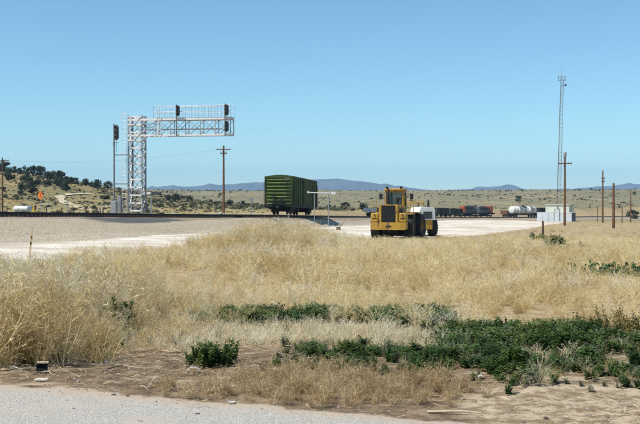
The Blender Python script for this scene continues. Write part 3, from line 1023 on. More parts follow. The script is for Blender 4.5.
def grow():
    tall = [dry_bush(100 + i, M['straw_tall']) for i in range(4)]
    fieldb = [dry_bush(120 + i, M['straw_field'], 12, 9, 0.0075, .75) for i in range(3)]
    tuft_f = [grass_tuft(140 + i, M['straw_field'], 90, .0088, .65) for i in range(4)]
    tuft_p = [grass_tuft(160 + i, M['straw_pale'], 60, .015, .55, .4) for i in range(3)]
    brown = [dry_bush(180 + i, M['brown_weed'], 12, 11, .0085, .95) for i in range(3)]
    green = [leafy_weed(200 + i, M['green_weed']) for i in range(3)] + [leafy_weed(206 + i, M['green_weed'], 11, 13, .6, .036, .22) for i in range(3)] + [leafy_weed(212, M['green_weed'], 5, 9, .6, .05, .2), leafy_weed(214, M['dusty_weed'], 8, 14, .6, .05, .2), leafy_weed(216, M['dusty_weed'], 10, 12, .9, .03, .24)]
    olive = [leafy_weed(220 + i, M['olive_weed'], 6, 12) for i in range(2)]
    # tall dead weeds at the left and over the field
    def k1(X, Y): return in_field(X, Y) * in_view(X, Y) * np.clip(sstep(-0.9, -2.0, X) * sstep(18, 14, Y) + .9 * np.exp(-((X + 2.2) / 3.0) ** 2 - ((Y - 46) / 10.0) ** 2), 0, 1)
    X, Y = sample(-14, 6, 9, 18, 13, k1)
    X2, Y2 = sample(-12, 6, 28, 64, 3.2, k1)
    X, Y = np.concatenate([X, X2]), np.concatenate([Y, Y2])
    s = grass_height(X, Y) * RNG.uniform(.72, 1.18, len(X))
    scatter('tall_dry_weeds', 'tall golden brown dead weeds along the left verge and mid field mound', 'dry weeds', place(X, Y, -.02), RNG.uniform(0, 6.28, len(X)), .14, s, tall, 1.0)
    # the dry field: bushy weeds and grass tufts
    def k2(X, Y): return in_field(X, Y) * in_view(X, Y) * np.clip(.25 + 2.6 * (fbm(X / 1.3, Y / 1.9, 27) - .28), .12 + .35 * sstep(24, 16, Y), 1) * np.where(Y < 30, 1.0, np.where(Y < 75, .62, .4))
    Xa, Ya = sample(-22, 28, 9, 75, 5.6, k2)
    Xb, Yb = sample(-8, 10, 9, 20, 5.0, k2)
    X, Y = np.concatenate([Xa, Xb]), np.concatenate([Ya, Yb])
    X2, Y2 = sample(10, 62, 75, 150, 1.4, k2)
    X, Y = np.concatenate([X, X2]), np.concatenate([Y, Y2])
    far = sstep(20, 70, Y)
    s = grass_height(X, Y) * RNG.uniform(.7, 1.2, len(X))
    half = RNG.random(len(X)) < .42
    scatter('dry_field_weeds', 'wispy straw coloured dead weeds filling the field', 'dry weeds', place(X[half], Y[half], -.02), RNG.uniform(0, 6.28, half.sum()), .16, s[half], fieldb, 1.25 + .5 * far[half])
    nh = ~half
    scatter('dry_grass', 'pale dry grass covering the field', 'dry grass', place(X[nh], Y[nh], -.02), RNG.uniform(0, 6.28, nh.sum()), .16, s[nh] * .95, tuft_f, 1.1 + .5 * far[nh])
    # pale feathery grass between the green strips
    def k3(X, Y):
        a = blob(X, Y, -.35, 12.2, 1.25, .95) + blob(X, Y, .75, 11.9, .9, .7) + .8 * blob(X, Y, 2.35, 10.5, .34, .26) + .7 * blob(X, Y, -1.5, 11.6, .5, .8) + .5 * blob(X, Y, -1.7, 13.3, .9, .8)
        return np.clip(a * 1.3 - .25, 0, 1)
    X, Y = sample(-3, 3.5, 9.5, 14.5, 55, k3)
    scatter('pale_feather_grass', 'pale feathery grass between the green weed strips', 'dry grass', place(X, Y, -.01), RNG.uniform(0, 6.28, len(X)), .15, RNG.uniform(.12, .25, len(X)), tuft_p, 1.2)
    # green weeds
    def k4(X, Y):
        nz = fbm(X / .7, Y / .7, 41) - .5
        body = sstep(1.1, 1.7, X + nz * 1.5) * sstep(8.7, 9.9, Y + nz * 1.4 + .6 * sstep(2.0, 3.0, X)) * sstep(12.9, 12.3, Y + nz) 
        rag = sstep(.42, .60, fbm(X / .38, Y / .42, 43) + .17 * sstep(9.9, 11.2, Y))
        a = body * rag
        a = a * (1 - .95 * np.clip(blob(X, Y, 2.3, 10.55, .42, .34) * 1.6, 0, 1)) * (1 - .8 * blob(X, Y, .8, 11.9, .8, .6))
        strip = sstep(13.0, 13.5, Y + nz * .8) * sstep(15.1, 14.6, Y + nz * .8) * sstep(-1.9, -1.2, X) * sstep(2.0, 1.6, X) * sstep(.42, .56, fbm(X / .5, Y / .4, 45) + .04)
        low = sstep(9.4, 9.8, Y + nz) * sstep(11.3, 10.8, Y + nz) * sstep(-.6, .0, X) * sstep(2.4, 1.6, X) * sstep(.27, .42, fbm(X / .3, Y / .3, 47))
        olv = sstep(3.3, 3.8, X) * sstep(11.3, 11.9, Y)
        fore = .6 * sstep(1.0, 1.7, X) * sstep(8.35, 8.8, Y) * sstep(10.2, 9.6, Y) * sstep(.42, .56, fbm(X / .22, Y / .22, 48))
        return np.clip(np.maximum(np.maximum(np.maximum(a * (1 - .85 * olv), strip), low), fore), 0, 1)
    X, Y = sample(-3, 8, 8.2, 15.6, 130, k4)
    s = (.12 + .10 * sstep(9.3, 12.5, Y)) * RNG.lognormal(-.05, .33, len(X)) * (.6 + .8 * fbm(X / .5, Y / .5, 49))
    s = np.minimum(s, .235) * (1 - .22 * sstep(1.6, .8, X) * sstep(12, 11, Y))
    scatter('green_weeds', 'dark green leafy weeds covering the ground at right', 'weeds', place(X, Y, -.01), RNG.uniform(0, 6.28, len(X)), .12, s * .9, green, 1.4)
    # straw standing among the green weeds
    def k4b(X, Y): return sstep(.2, 1.0, X) * sstep(8.5, 9.2, Y) * sstep(13.2, 12.6, Y) * np.clip(2.2 * (fbm(X / .5, Y / .5, 55) - .36), 0, 1)
    X, Y = sample(0, 8, 8.4, 13.4, 16, k4b)
    scatter('straw_among_weeds', 'thin straw tufts standing among the green weeds', 'dry grass', place(X, Y, -.01), RNG.uniform(0, 6.28, len(X)), .2, RNG.uniform(.08, .2, len(X)), tuft_p + tuft_f[:2], 1.2)
    # stray green sprigs in the dry weeds at left
    def k4c(X, Y): return np.clip(blob(X, Y, -2.1, 12.4, .9, 1.0) + blob(X, Y, -1.4, 13.0, .6, .8), 0, 1) * sstep(.5, .6, fbm(X / .3, Y / .3, 57))
    X, Y = sample(-4, 0, 11, 14.5, 30, k4c)
    scatter('green_sprigs', 'stray green sprigs at the foot of the tall dry weeds', 'weeds', place(X, Y, -.01), RNG.uniform(0, 6.28, len(X)), .15, RNG.uniform(.08, .2, len(X)), green, 1.1)
    def k5(X, Y): return sstep(3.1, 3.7, X + (fbm(X, Y, 51) - .5)) * sstep(11.2, 11.8, Y) * sstep(13.8, 13.2, Y) * .8
    X, Y = sample(2.6, 8, 11, 14, 26, k5)
    scatter('olive_weeds', 'yellowing olive weeds at the right edge of the green patch', 'weeds', place(X, Y, -.01), RNG.uniform(0, 6.28, len(X)), .14, RNG.uniform(.16, .3, len(X)), olive, 1.0)
    # brown dead weeds on the verge
    def k6(X, Y):
        a = 1.1 * blob(X, Y, -.3, 8.6, 1.0, .5) + .9 * blob(X, Y, .55, 8.6, .8, .55) + .5 * blob(X, Y, -.5, 9.4, .8, .5)
        b = .16 * sstep(.5, .62, fbm(X / .6, Y / .6, 61)) * sstep(8.9, 9.3, Y) * sstep(11.5, 10.4, Y)
        return np.clip(a * 1.35 - .3 + b, 0, 1) * (road_sd(X, Y) < -.06)
    X, Y = sample(-5, 3.4, 7.4, 11.6, 95, k6)
    scatter('brown_verge_weeds', 'low brown dead weeds on the verge by the road', 'dry weeds', place(X, Y, -.01), RNG.uniform(0, 6.28, len(X)), .2, RNG.uniform(.09, .23, len(X)), brown, 1.2)
    # straw and pebbles
    def k7(X, Y): return (road_sd(X, Y) < -.02) * np.clip(.25 + 1.2 * (fbm(X / .5, Y / .5, 71) - .4), 0, 1)
    X, Y = sample(-5, 6, 6.6, 12.5, 42, k7)
    litter = [straw_litter(300 + i, M['stick']) for i in range(3)] + [straw_litter(310, M['brown_weed'])]
    scatter('straw_litter', 'broken straw lying on the bare verge soil', 'straw', place(X, Y, 0), RNG.uniform(0, 6.28, len(X)), .03, RNG.uniform(.5, 1.1, len(X)), litter)
    def k8(X, Y): return np.where(road_sd(X, Y) > 0, .10 + .5 * sstep(.25, 0, road_sd(X, Y)), .75) * np.clip(.2 + 1.6 * (fbm(X / .6, Y / .6, 73) - .35), 0, 1)
    X, Y = sample(-5, 5.5, 6.4, 11.5, 210, k8)
    stones = [stone(320 + i, M['tan_stone']) for i in range(3)] + [stone(330, M['dark_stone']), stone(331, M['conc'])]
    scatter('pebbles', 'small stones strewn over the verge and road edge', 'pebbles', place(X, Y, 0), RNG.uniform(0, 6.28, len(X)), .5, np.clip(RNG.lognormal(-5.0, .5, len(X)), .003, .028), stones)
    # grass and scrub over the hills
    hs = [crown_mesh(340 + i, M['scrub'], 60, .38, .5, 3, 0.0) for i in range(3)]
    def k9(X, Y):
        u = track_u(X, Y)
        return (u < -14) * np.clip(.75 * sstep(20, -60, X) * sstep(470, 400, Y) * fbm(X / 12, Y / 14, 84) + sstep(.36, .66, .6 * fbm(X / 16, Y / 24, 81) + .4 * fbm(X / 90, Y / 130, 82)), 0, 1) * (np.abs(X) < .42 * Y + 10)
    X, Y = sample(-190, 40, 130, 480, .26, k9)
    X2, Y2 = sample(-500, 560, 380, 1250, .02, k9)
    X3, Y3 = sample(-40, 300, 290, 520, .05, k9)
    X, Y = np.concatenate([X, X2, X3]), np.concatenate([Y, Y2, Y3])
    s = RNG.lognormal(-.75, .5, len(X)) * (1 + .6 * sstep(400, 900, Y))
    scatter('hill_scrub', 'low grey green scrub dotted over the hillsides', 'scrub', place(X, Y, -.15), RNG.uniform(0, 6.28, len(X)), .05, s, hs, 1.5)
    # dry grass on the far side of the line and at the foot of the hill
    def k10(X, Y):
        u = track_u(X, Y)
        return (u < -8) * (np.abs(X) < .4 * Y + 5) * np.clip(fbm(X / 9, Y / 9, 83) * 2.4 - .5, 0, 1)
    X, Y = sample(-75, 12, 95, 240, .55, k10)
    X2, Y2 = sample(10, 190, 230, 420, .22, k10)
    X, Y = np.concatenate([X, X2]), np.concatenate([Y, Y2])
    tuft_h = [grass_tuft(360 + i, M['straw_field'], 70, .03, .7) for i in range(2)]
    scatter('far_dry_grass', 'yellow dry grass beyond the railway line', 'dry grass', place(X, Y, -.05), RNG.uniform(0, 6.28, len(X)), .1, RNG.uniform(.3, .6, len(X)), tuft_h, 1.6)
grow()

# ================================================================== THINGS
def rot_az(az):
    """turn a thing built facing +Y so that it faces the heading az (clockwise from +Y)"""
    return -az

# ------------------------------------------------------------------ tyres and wheels
def tyre_mesh(rad, wid, rim, lugs=20, lug_h=0.05):
    mb = MB()
    h = wid / 2
    r = rad - lug_h
    mb.lathe([(rim, -h * .8), (rim + (r - rim) * .35, -h), (r * .93, -h * .98), (r, -h * .8), (r, h * .8), (r * .93, h * .98), (rim + (r - rim) * .35, h), (rim, h * .8), (rim * .98, 0), (rim, -h * .8)], (0, 0, 0), 'x', 28)
    for i in range(lugs):
        for sd in (-1, 1):
            a = 2 * math.pi * (i + (.5 if sd > 0 else 0)) / lugs
            m = Matrix.Rotation(a, 3, 'X') @ Matrix.Rotation(sd * .55, 3, 'Z')
            c = Matrix.Rotation(a, 3, 'X') @ Vector((sd * h * .5, 0, rad - lug_h * .55))
            mb.box(c, (h * 1.05, rad * .10, lug_h * 1.1), m)
    return mb

def rim_mesh(rim, wid, side):
    mb = MB()
    h = wid / 2
    mb.lathe([(0.0, h * .35 * side), (rim * .35, h * .35 * side), (rim * .4, h * .15 * side), (rim * .8, h * .1 * side), (rim * .92, h * .62 * side), (rim * 1.02, h * .8 * side), (rim * .98, 0), (0, 0)], (0, 0, 0), 'x', 24)
    for i in range(8):
        a = 2 * math.pi * i / 8
        mb.tube((h * .3 * side, math.cos(a) * rim * .27, math.sin(a) * rim * .27), (h * .42 * side, math.cos(a) * rim * .27, math.sin(a) * rim * .27), rim * .04, None, 6)
    return mb

def add_wheel(parent, x, y, rad, wid, rim, rim_mat):
    t = tyre_mesh(rad, wid, rim).build('wheel', M['rubber'], parent, (x, y, rad))
    rim_mesh(rim, wid, 1 if x > 0 else -1).build('rim', rim_mat, t)
    return t

# ------------------------------------------------------------------ yellow wheel loader
def wheel_loader(x, y, az):
    t = thing('wheel_loader', (x, y, gz(x, y) - .03), rot_az(az), 'big yellow wheel loader seen from behind at the edge of the gravel yard', 'loader')
    Y_ = M['yellow']
    for sx in (-1, 1):
        add_wheel(t, sx * 1.12, 0, .87, .60, .36, Y_)
    fa = R(-7)
    for sx in (-1, 1):
        c = Vector((sx * 1.14, 1.7, 0)); c.rotate(Matrix.Rotation(fa, 3, 'Z'))
        wh = add_wheel(t, sx * 1.12, 0, .87, .60, .36, Y_)
        wh.location = (c.x, 1.6 + c.y, .87); wh.rotation_euler = (0, 0, fa)
    # rear frame, counterweight
    MB().cbox((0, .1, .95), (1.1, 3.2, .5), .05).build('rear_frame', M['soot'], t)
    MB().tube((-1.0, 0, .87), (1.0, 0, .87), .17, None, 10).build('axle', M['soot'], t)
    MB().cbox((0, .6, .62), (1.3, 1.2, .45), .06).cbox((0, -.9, .66), (1.0, 1.2, .3), .05).build('shade_filler', M['soot'], t)  # dark boxes added to close the gap, standing for shade beneath
    cw = MB()
    cw.prism([(-1.17, .80), (-1.05, .74), (1.05, .74), (1.17, .80), (1.17, 1.24), (-1.17, 1.24)], -2.05, -1.15, 'y')
    cwo = cw.build('counterweight', Y_, t)
    for sx in (-1, 1):
        MB().cbox((sx * .93, -1.55, 1.545), (.48, .92, .60), .05).build('side_ballast', Y_, cwo)
    MB().box((0, -2.062, .98), (.36, .03, .07)).build('tow_slot', M['black'], cwo)
    bm_ = MB(); bm_.tube((0, -2.04, .70), (0, -1.5, .70), .07, None, 8)
    bm_.build('drawbar_pin', M['soot'], cwo)
    # engine hood with big rear grille
    hd = MB()
    hd.prism([(-.66, 1.22), (.66, 1.22), (.66, 2.25), (.56, 2.40), (-.56, 2.40), (-.66, 2.25)], -1.98, .55, 'y')
    hood = hd.build('engine_hood', Y_, t)
    gr = MB().cbox((0, -1.985, 1.80), (.94, .05, 1.12), .02)
    gro = gr.build('rear_grille', M['black'], t)
    sl = MB()
    for i in range(12):
        sl.box((0, -2.017, 1.30 + i * .09), (.86, .015, .028))
    sl.build('grille_bars', M['soot'], gro)
    fr = MB()
    for sx in (-1, 1): fr.box((sx * .535, -2.0, 1.80), (.13, .09, 1.24))
    fr.box((0, -2.0, 2.37), (.94, .09, .06)); fr.box((0, -2.0, 1.21), (.94, .09, .05))
    fr.build('grille_frame', Y_, gro)
    for sx in (-1, 1):
        lv = MB()
        for i in range(6): lv.box((sx * .668, -1.5 + i * .22, 1.85), (.02, .13, .6))
        lv.build('side_louvres', M['black'], hood)
        MB().lathe([(0, 0), (.05, 0), (.06, -.03), (.06, -.05), (.0, -.055)], (sx * .93, -2.02, 1.74), 'y', 12).build('tail_lamp', M['rust'], t)
    # exhaust, intake
    ex = MB().tube((-.30, -.25, 2.38), (-.30, -.25, 3.05), .10, .10, 10).tube((-.30, -.25, 3.05), (-.30, -.25, 3.5), .055, .055, 8)
    ex.build('exhaust_stack', M['black'], t)
    MB().tube((.38, -.5, 2.38), (.38, -.5, 2.72), .08, None, 10).tube((.38, -.5, 2.72), (.38, -.5, 2.86), .14, None, 10).build('air_cleaner', M['black'], t)
    # rear fenders with platforms, handrails, steps
    for sx in (-1, 1):
        fd = MB()
        fd.prism([(-.75, 1.80), (.80, 1.80), (1.05, 1.35), (1.05, 1.29), (.75, 1.73), (-.75, 1.73)], sx * .68, sx * 1.36, 'x')
        fd.build('fender', Y_, t)
        hr = MB()
        hr.path([(sx * 1.28, -.65, 1.8), (sx * 1.28, -.65, 2.62), (sx * 1.28, .75, 2.62), (sx * 1.28, .75, 1.8)], .022)
        hr.tube((sx * 1.28, -.65, 2.22), (sx * 1.28, .75, 2.22), .018, None, 6)
        hr.build('handrail', Y_, t)
        st = MB()
        for k in range(3): st.box((sx * 1.05, 1.05 + .05 * k, .6 + k * .36), (.35, .26, .04))
        for k in (-.15, .15): st.bar((sx * 1.05 + k, 1.05, .5), (sx * 1.05 + k, 1.2, 1.75), .04, .04)
        st.build('step', Y_, t)
    # seams, grab handles, hoses, lamps
    for sx in (-1, 1):
        for yy in (-1.75, -.15): MB().box((sx * .664, yy, 1.74), (.012, .02, .98)).build('panel_seam', M['black'], hood)
        MB().path([(sx * .69, -.1, 1.5), (sx * .74, -.1, 1.55), (sx * .74, -.1, 2.1), (sx * .69, -.1, 2.15)], .015, 5).build('grab_handle', M['black'], hood)
        for k in range(3):
            hp = [(sx * (.3 + .12 * k), 1.2 + .18 * i, 1.15 + .05 * k + .22 * math.sin(math.pi * i / 7)) for i in range(8)]
            MB().path(hp, .024, 6).build('hydraulic_hose', M['black'], t)
        lp = MB().tube((sx * .48, .30, 3.55), (sx * .48, .38, 3.55), .085, None, 12)
        lp.tube((sx * .48, .36, 3.47), (sx * .48, .36, 3.55), .02, None, 6)
        lp.build('work_lamp', M['black'], t)
        MB().box((sx * .935, -2.02, 1.50), (.30, .02, .05)).build('grime_lip', M['soot'], cwo)
    MB().tube((-.12, -1.2, 2.39), (-.12, -1.2, 2.47), .09, None, 12).build('radiator_cap', M['black'], hood)
    MB().box((.2, -.9, 2.415), (.5, .6, .03)).build('hood_hatch', M['soot'], hood)
    # cab: posts, roof, panes, seat
    cab = MB()
    cab.cbox((0, 1.15, 1.98), (1.30, 1.42, .62), .04)
    cabo = cab.build('cab_base', Y_, t)
    for sx in (-1, 1):
        MB().bar((sx * .60, .50, 2.25), (sx * .56, .56, 3.32), .13, .13).build('rear_post', Y_, cabo)
        MB().bar((sx * .62, 1.80, 2.25), (sx * .56, 1.70, 3.32), .10, .10).build('front_post', Y_, cabo)
    MB().cbox((0, 1.12, 3.41), (1.36, 1.62, .17), .06).build('cab_roof', Y_, t)
    MB().box((0, .47, 2.86), (1.02, .012, .86)).build('rear_window', M['glass'], cabo)
    MB().box((0, .45, 3.27), (1.02, .06, .10)).build('window_header', Y_, cabo)
    for sx in (-1, 1): MB().box((sx * .575, 1.12, 2.82), (.012, 1.12, .95)).build('side_window', M['glass'], cabo)
    MB().box((0, 1.76, 2.82), (1.0, .012, .95)).build('windscreen', M['glass'], cabo)
    for sx in (-1, 1):
        m_ = MB().bar((sx * .6, 1.6, 3.05), (sx * 1.06, 1.35, 3.05), .03, .03)
        mo = m_.build('mirror_arm', M['black'], t)
        MB().cbox((sx * 1.07, 1.33, 2.95), (.24, .05, .40), .02).build('mirror', M['black'], mo)
    # front frame, arms, bucket (hidden for the most part); frame and bucket coloured dark as underside shade
    ff = MB()
    ff.cbox((0, 3.0, 1.05), (.9, 1.7, .8), .06)
    ff.build('front_frame', M['soot'], t)
    MB().tube((-1.0, 3.28, .87), (1.0, 3.28, .87), .17, None, 10).build('axle', M['soot'], t)
    for sx in (-1, 1):
        a_ = MB()
        a_.prism([(2.5, 1.7), (2.7, 1.95), (3.6, 1.75), (5.1, .62), (5.0, .35), (3.5, 1.35)], sx * .55 - .06, sx * .55 + .06, 'x')
        a_.build('lift_arm', Y_, t)
        MB().tube((sx * .42, 2.6, 1.0), (sx * .55, 4.2, 1.0), .07, None, 8).build('hydraulic_ram', M['galv'], t)
        MB().prism([(2.55, 1.85), (3.95, 1.85), (4.1, 1.7), (2.5, 1.76)], sx * .72, sx * 1.4, 'x').build('front_fender', Y_, t)
    bk = MB()
    bk.prism([(4.9, .15), (6.1, .03), (6.12, .06), (5.15, .28), (4.98, .6), (5.1, 1.05), (5.35, 1.25), (5.3, 1.3), (4.95, 1.1), (4.8, .6)], -1.48, 1.48, 'x')
    bk.build('bucket', M['soot'], t)
    return t
wheel_loader(4.95, 67.6, R(13))

# ------------------------------------------------------------------ smaller white machine beyond it
def white_loader(x, y, az):
    t = thing('wheel_loader', (x, y, gz(x, y) - .02), rot_az(az), 'smaller white machine with black exhaust stack parked beyond the yellow loader', 'loader')
    W, Y_ = M['white_paint'], M['yellow']
    for sx in (-1, 1):
        add_wheel(t, sx * .86, 0, .70, .46, .29, Y_)
        add_wheel(t, sx * .86, 2.5, .70, .46, .29, Y_)
    MB().cbox((0, 1.1, .80), (.8, 4.4, .4), .04).build('frame', Y_, t)
    MB().tube((-.8, 0, .64), (.8, 0, .64), .12, None, 8).build('axle', M['soot'], t)
    MB().cbox((0, -1.02, .92), (.86, .45, .74), .06).build('counterweight', Y_, t)
    hd = MB()
    hd.prism([(-.60, 1.26), (.60, 1.26), (.60, 2.06), (.48, 2.24), (-.48, 2.24), (-.60, 2.06)], -1.28, 1.0, 'y')
    hood = hd.build('engine_hood', W, t)
    g = MB().cbox((0, -1.29, 1.64), (.70, .05, .56), .02).build('rear_grille', M['grey_paint'], hood)
    b = MB()
    for i in range(7): b.box((0, -1.322, 1.42 + i * .072), (.64, .012, .026))
    b.build('grille_bars', M['black'], g)
    MB().tube((.26, -.75, 2.1), (.26, -.75, 2.62), .095, None, 10).tube((.26, -.75, 2.62), (.26, -.75, 2.80), .06, None, 8).build('exhaust_stack', M['black'], t)
    for sx in (-1, 1):
        MB().prism([(-.62, 1.34), (.62, 1.34), (.75, 1.08), (.75, 1.02), (.58, 1.28), (-.62, 1.28)], sx * .58, sx * 1.06, 'x').build('fender', W, t)
        for yy in (1.1, 2.3):
            MB().bar((sx * .55, yy, 1.1), (sx * .55, yy, 2.58), .09, .09).build('canopy_post', Y_, t)
    MB().cbox((0, 1.7, 2.60), (1.2, 1.3, .10), .04).build('canopy_roof', Y_, t)
    s = MB().cbox((0, 1.5, 1.42), (.5, .5, .14), .04)
    so = s.build('seat', M['seat_vinyl'], t)
    MB().cbox((0, 1.27, 1.75), (.5, .12, .55), .04).build('backrest', M['seat_vinyl'], so)
    MB().cbox((0, 2.15, 1.35), (.6, .25, .75), .05).build('dash_panel', W, t)
    for sx in (-1, 1):
        MB().prism([(1.9, 1.35), (2.1, 1.5), (2.9, 1.35), (4.0, .5), (3.9, .3), (2.7, 1.1)], sx * .42 - .05, sx * .42 + .05, 'x').build('lift_arm', Y_, t)
    MB().prism([(3.8, .12), (4.7, .03), (4.72, .06), (4.0, .22), (3.88, .5), (4.1, .95), (4.05, 1.0), (3.75, .6)], -1.1, 1.1, 'x').build('bucket', Y_, t)
    return t
white_loader(7.75, 76.2, R(-14))

# ------------------------------------------------------------------ railway vehicles
def bogie(parent, y, gauge=1.51):
    """two-axle truck with side frames"""
    b = MB()
    for sx in (-1, 1):
        b.prism([(-1.15, .40), (-1.15, .55), (-.5, .66), (.5, .66), (1.15, .55), (1.15, .40), (.55, .34), (.35, .22), (-.35, .22), (-.55, .34)], sx * .99 - .06, sx * .99 + .06, 'x')
    b.box((0, 0, .52), (2.1, .42, .22))
    o = b.build('bogie', M['soot'], parent, (0, y, 0))
    for yy in (-.85, .85):
        for sx in (-1, 1):
            w_ = MB().lathe([(.06, -.09), (.30, -.09), (.42, -.075), (.42, .055), (.455, .06), (.455, .09), (.06, .09)], (0, 0, 0), 'x', 20)
            w_.lathe([(0, -.1), (.1, -.1), (.1, .1), (0, .1)], (0, 0, 0), 'x', 10)
            wo = w_.build('wheel', M['soot'], o, (sx * -.755, yy, .455))
            if sx > 0: wo.rotation_euler = (0, 0, 0)
            else: wo.rotation_euler = (0, 0, math.pi)
        MB().tube((-.75, yy, .455), (.75, yy, .455), .08, None, 8).build('axle', M['rust'], o)
    return o

def coupler(parent, y, sgn):
    c = MB().box((0, y + sgn * .3, .85), (.22, .7, .24)).cbox((0, y + sgn * .68, .85), (.34, .28, .32), .05)
    c.build('coupler', M['soot'], parent)

def on_track(s, u):
    x, y, a = track(s, u)
    return (x, y, float(ztop(track(s, 0)[1]))), a

SPA = R(50)
def on_spur(q):
    """point at distance q along the straight spur track near the white building"""
    return (69.8 + math.sin(SPA) * q, 372.0 + math.cos(SPA) * q, -4.72 - .006 * q), SPA

def spur_track():
    t = thing('railway_track', (0, 0, 0), 0, 'spur track carrying the white tank car', 'railway track')
    q0, q1 = -30, 110
    a, b = on_spur(q0)[0], on_spur(q1)[0]
    nx_, ny_ = math.cos(SPA), -math.sin(SPA)
    for sx in (-.755, .755):
        MB().bar((a[0] + nx_ * sx, a[1] + ny_ * sx, a[2] - .08), (b[0] + nx_ * sx, b[1] + ny_ * sx, b[2] - .08), .07, .15).build('rail', M['rail'], t)
    q, ties = q0, MB()
    while q < q1:
        p = on_spur(q)[0]
        ties.box((p[0], p[1], p[2] - .22), (2.6, .23, .14), Matrix.Rotation(-SPA, 3, 'Z')); q += .8
    o = ties.build('ties', M['tie'], t); o['kind'] = 'stuff'
    V, F = [], []
    for k, q in enumerate((q0, q1)):
        p = on_spur(q)[0]
        for u_, d_ in ((-6, -3), (-2.4, -.3), (2.4, -.3), (6, -3)): V.append((p[0] + nx_ * u_, p[1] + ny_ * u_, p[2] + d_))
    for j in range(3): F.append((j, j + 1, 5 + j, 4 + j))
    e = MB().add(V, F).build('railway_embankment', M['tan_stone'])
    tag(e, 'low ballast bed under the far spur track', 'embankment', kind='structure')
spur_track()

def boxcar(s, u, L=15.2):
    loc, a = on_track(s, u)
    t = thing('boxcar', loc, rot_az(a), 'green boxcar with ribbed end standing alone on the siding', 'boxcar')
    t.rotation_euler = (math.atan(-.018), 0, -a)
    G, w_ = M['green_car'], 1.55
    body = MB().box((0, L / 2, 2.55), (2 * w_, L, 3.1)).build('body', G, t)
    rf = MB()
    n = 9
    prof = [(-w_ - .05, 4.05)] + [(-w_ + 2 * w_ * i / (n - 1), 4.22 + .15 * math.sin(math.pi * i / (n - 1))) for i in range(n)] + [(w_ + .05, 4.05)]
    rf.prism(prof, -.06, L + .06, 'y')
    roof = rf.build('roof', G, t)
    for i in range(13):
        rb = MB()
        y = .6 + i * (L - 1.2) / 12
        for j in range(n - 1):
            rb.bar((prof[j + 1][0], y, prof[j + 1][1] + .02), (prof[j + 2][0], y, prof[j + 2][1] + .02), .06, .05)
        rb.build('roof_seam', G, roof)
    # ribbed ends: tapered corrugations
    for e, sg in ((0.0, -1), (L, 1)):
        for k in range(8):
            z = 1.22 + k * .375
            m = MB()
            secs = []
            for i, x in enumerate(np.linspace(-w_ + .12, w_ - .12, 9)):
                q = min(1.0, (1 - abs(i - 4) / 4.2) * 2.2)
                secs.append((x, .035 + .085 * q, .045 + .05 * q))
            V, F = [], []
            for x, d, h in secs:
                V += [(x, e, z - h), (x, e + sg * d * .85, z - h * .35), (x, e + sg * d, z + h * .2), (x, e, z + h)]
            for i in range(len(secs) - 1):
                for j in range(3):
                    F.append((i * 4 + j, i * 4 + j + 1, (i + 1) * 4 + j + 1, (i + 1) * 4 + j))
            m.add(V, F)
            m.build('end_rib', M['green_rib_lit'], body, smooth=True)
        for sx in (-1, 1):
            MB().box((sx * (w_ - .03), e + sg * .04, 2.55), (.10, .10, 3.1)).build('corner_post', G, body)
        MB().box((0, e + sg * .05, 1.02), (2 * w_ + .04, .14, .24)).build('end_sill', M['soot'], body)
        coupler(t, e, sg)
    # ladders and brake gear on the near end
    for sx, e, sg in ((1, 0, -1), (-1, L, 1)):
        ld = MB()
        for k in range(7): ld.tube((sx * .92, e + sg * .2, 1.25 + k * .38), (sx * 1.42, e + sg * .2, 1.25 + k * .38), .018, None, 6)
        for xx in (.92, 1.42): ld.tube((sx * xx, e + sg * .2, .7), (sx * xx, e + sg * .2, 3.7), .02, None, 6)
        ld.build('end_ladder', M['soot'], t)
    br = MB().lathe([(.22, -.02), (.27, -.02), (.27, .02), (.22, .02), (.22, -.02)], (-.55, -.26, 2.05), 'y', 18)
    for k in range(4):
        q = k * math.pi / 4
        br.tube((-.55 - math.cos(q) * .24, -.26, 2.05 - math.sin(q) * .24), (-.55 + math.cos(q) * .24, -.26, 2.05 + math.sin(q) * .24), .015, None, 5)
    br.tube((-.55, -.26, 2.05), (-.55, .0, 2.05), .03, None, 6).tube((-.55, -.2, .8), (-.55, -.2, 2.05), .015, None, 5)
    br.build('brake_wheel', M['soot'], t)
    MB().box((-.1, -.28, 1.42), (1.5, .34, .05)).build('brake_step', M['soot'], t)
    MB().cbox((.35, -.22, 1.68), (.5, .18, .32), .03).build('brake_box', M['soot'], t)
    # sides: posts, door with tracks and rods, ladders
    for sx in (-1, 1):
        for k in range(12):
            y = .55 + k * (L - 1.1) / 11
            if abs(y - L / 2) < 1.9: continue
            MB().box((sx * (w_ + .04), y, 2.55), (.09, .11, 3.0)).build('side_post', G, body)
        dr = MB().cbox((sx * (w_ + .09), L / 2, 2.58), (.07, 3.1, 2.9), .02)
        for k in range(5): dr.box((sx * (w_ + .14), L / 2, 1.4 + k * .6), (.05, 2.9, .09))
        d = dr.build('sliding_door', G, t)
        rods = MB()
        for yy in (-.7, .7): rods.tube((sx * (w_ + .19), L / 2 + yy, 1.15), (sx * (w_ + .19), L / 2 + yy, 4.0), .022, None, 6)
        rods.build('locking_rod', M['rust'], d)
        for zz in (1.10, 4.06): MB().box((sx * (w_ + .10), L / 2 + .6, zz), (.12, 6.4, .09)).build('door_track', G, body)
        MB().box((sx * (w_ - .02), L / 2, .96), (.12, L, .28)).build('side_sill', M['soot'], body)
        for y in (.22, L - .22):
            ld = MB()
            for k in range(7): ld.tube((sx * (w_ + .12), y - .2, 1.25 + k * .38), (sx * (w_ + .12), y + .2, 1.25 + k * .38), .018, None, 6)
            for yy in (-.2, .2): ld.tube((sx * (w_ + .12), y + yy, 1.1), (sx * (w_ + .12), y + yy, 3.65), .02, None, 6)
            ld.build('side_ladder', M['soot'], t)
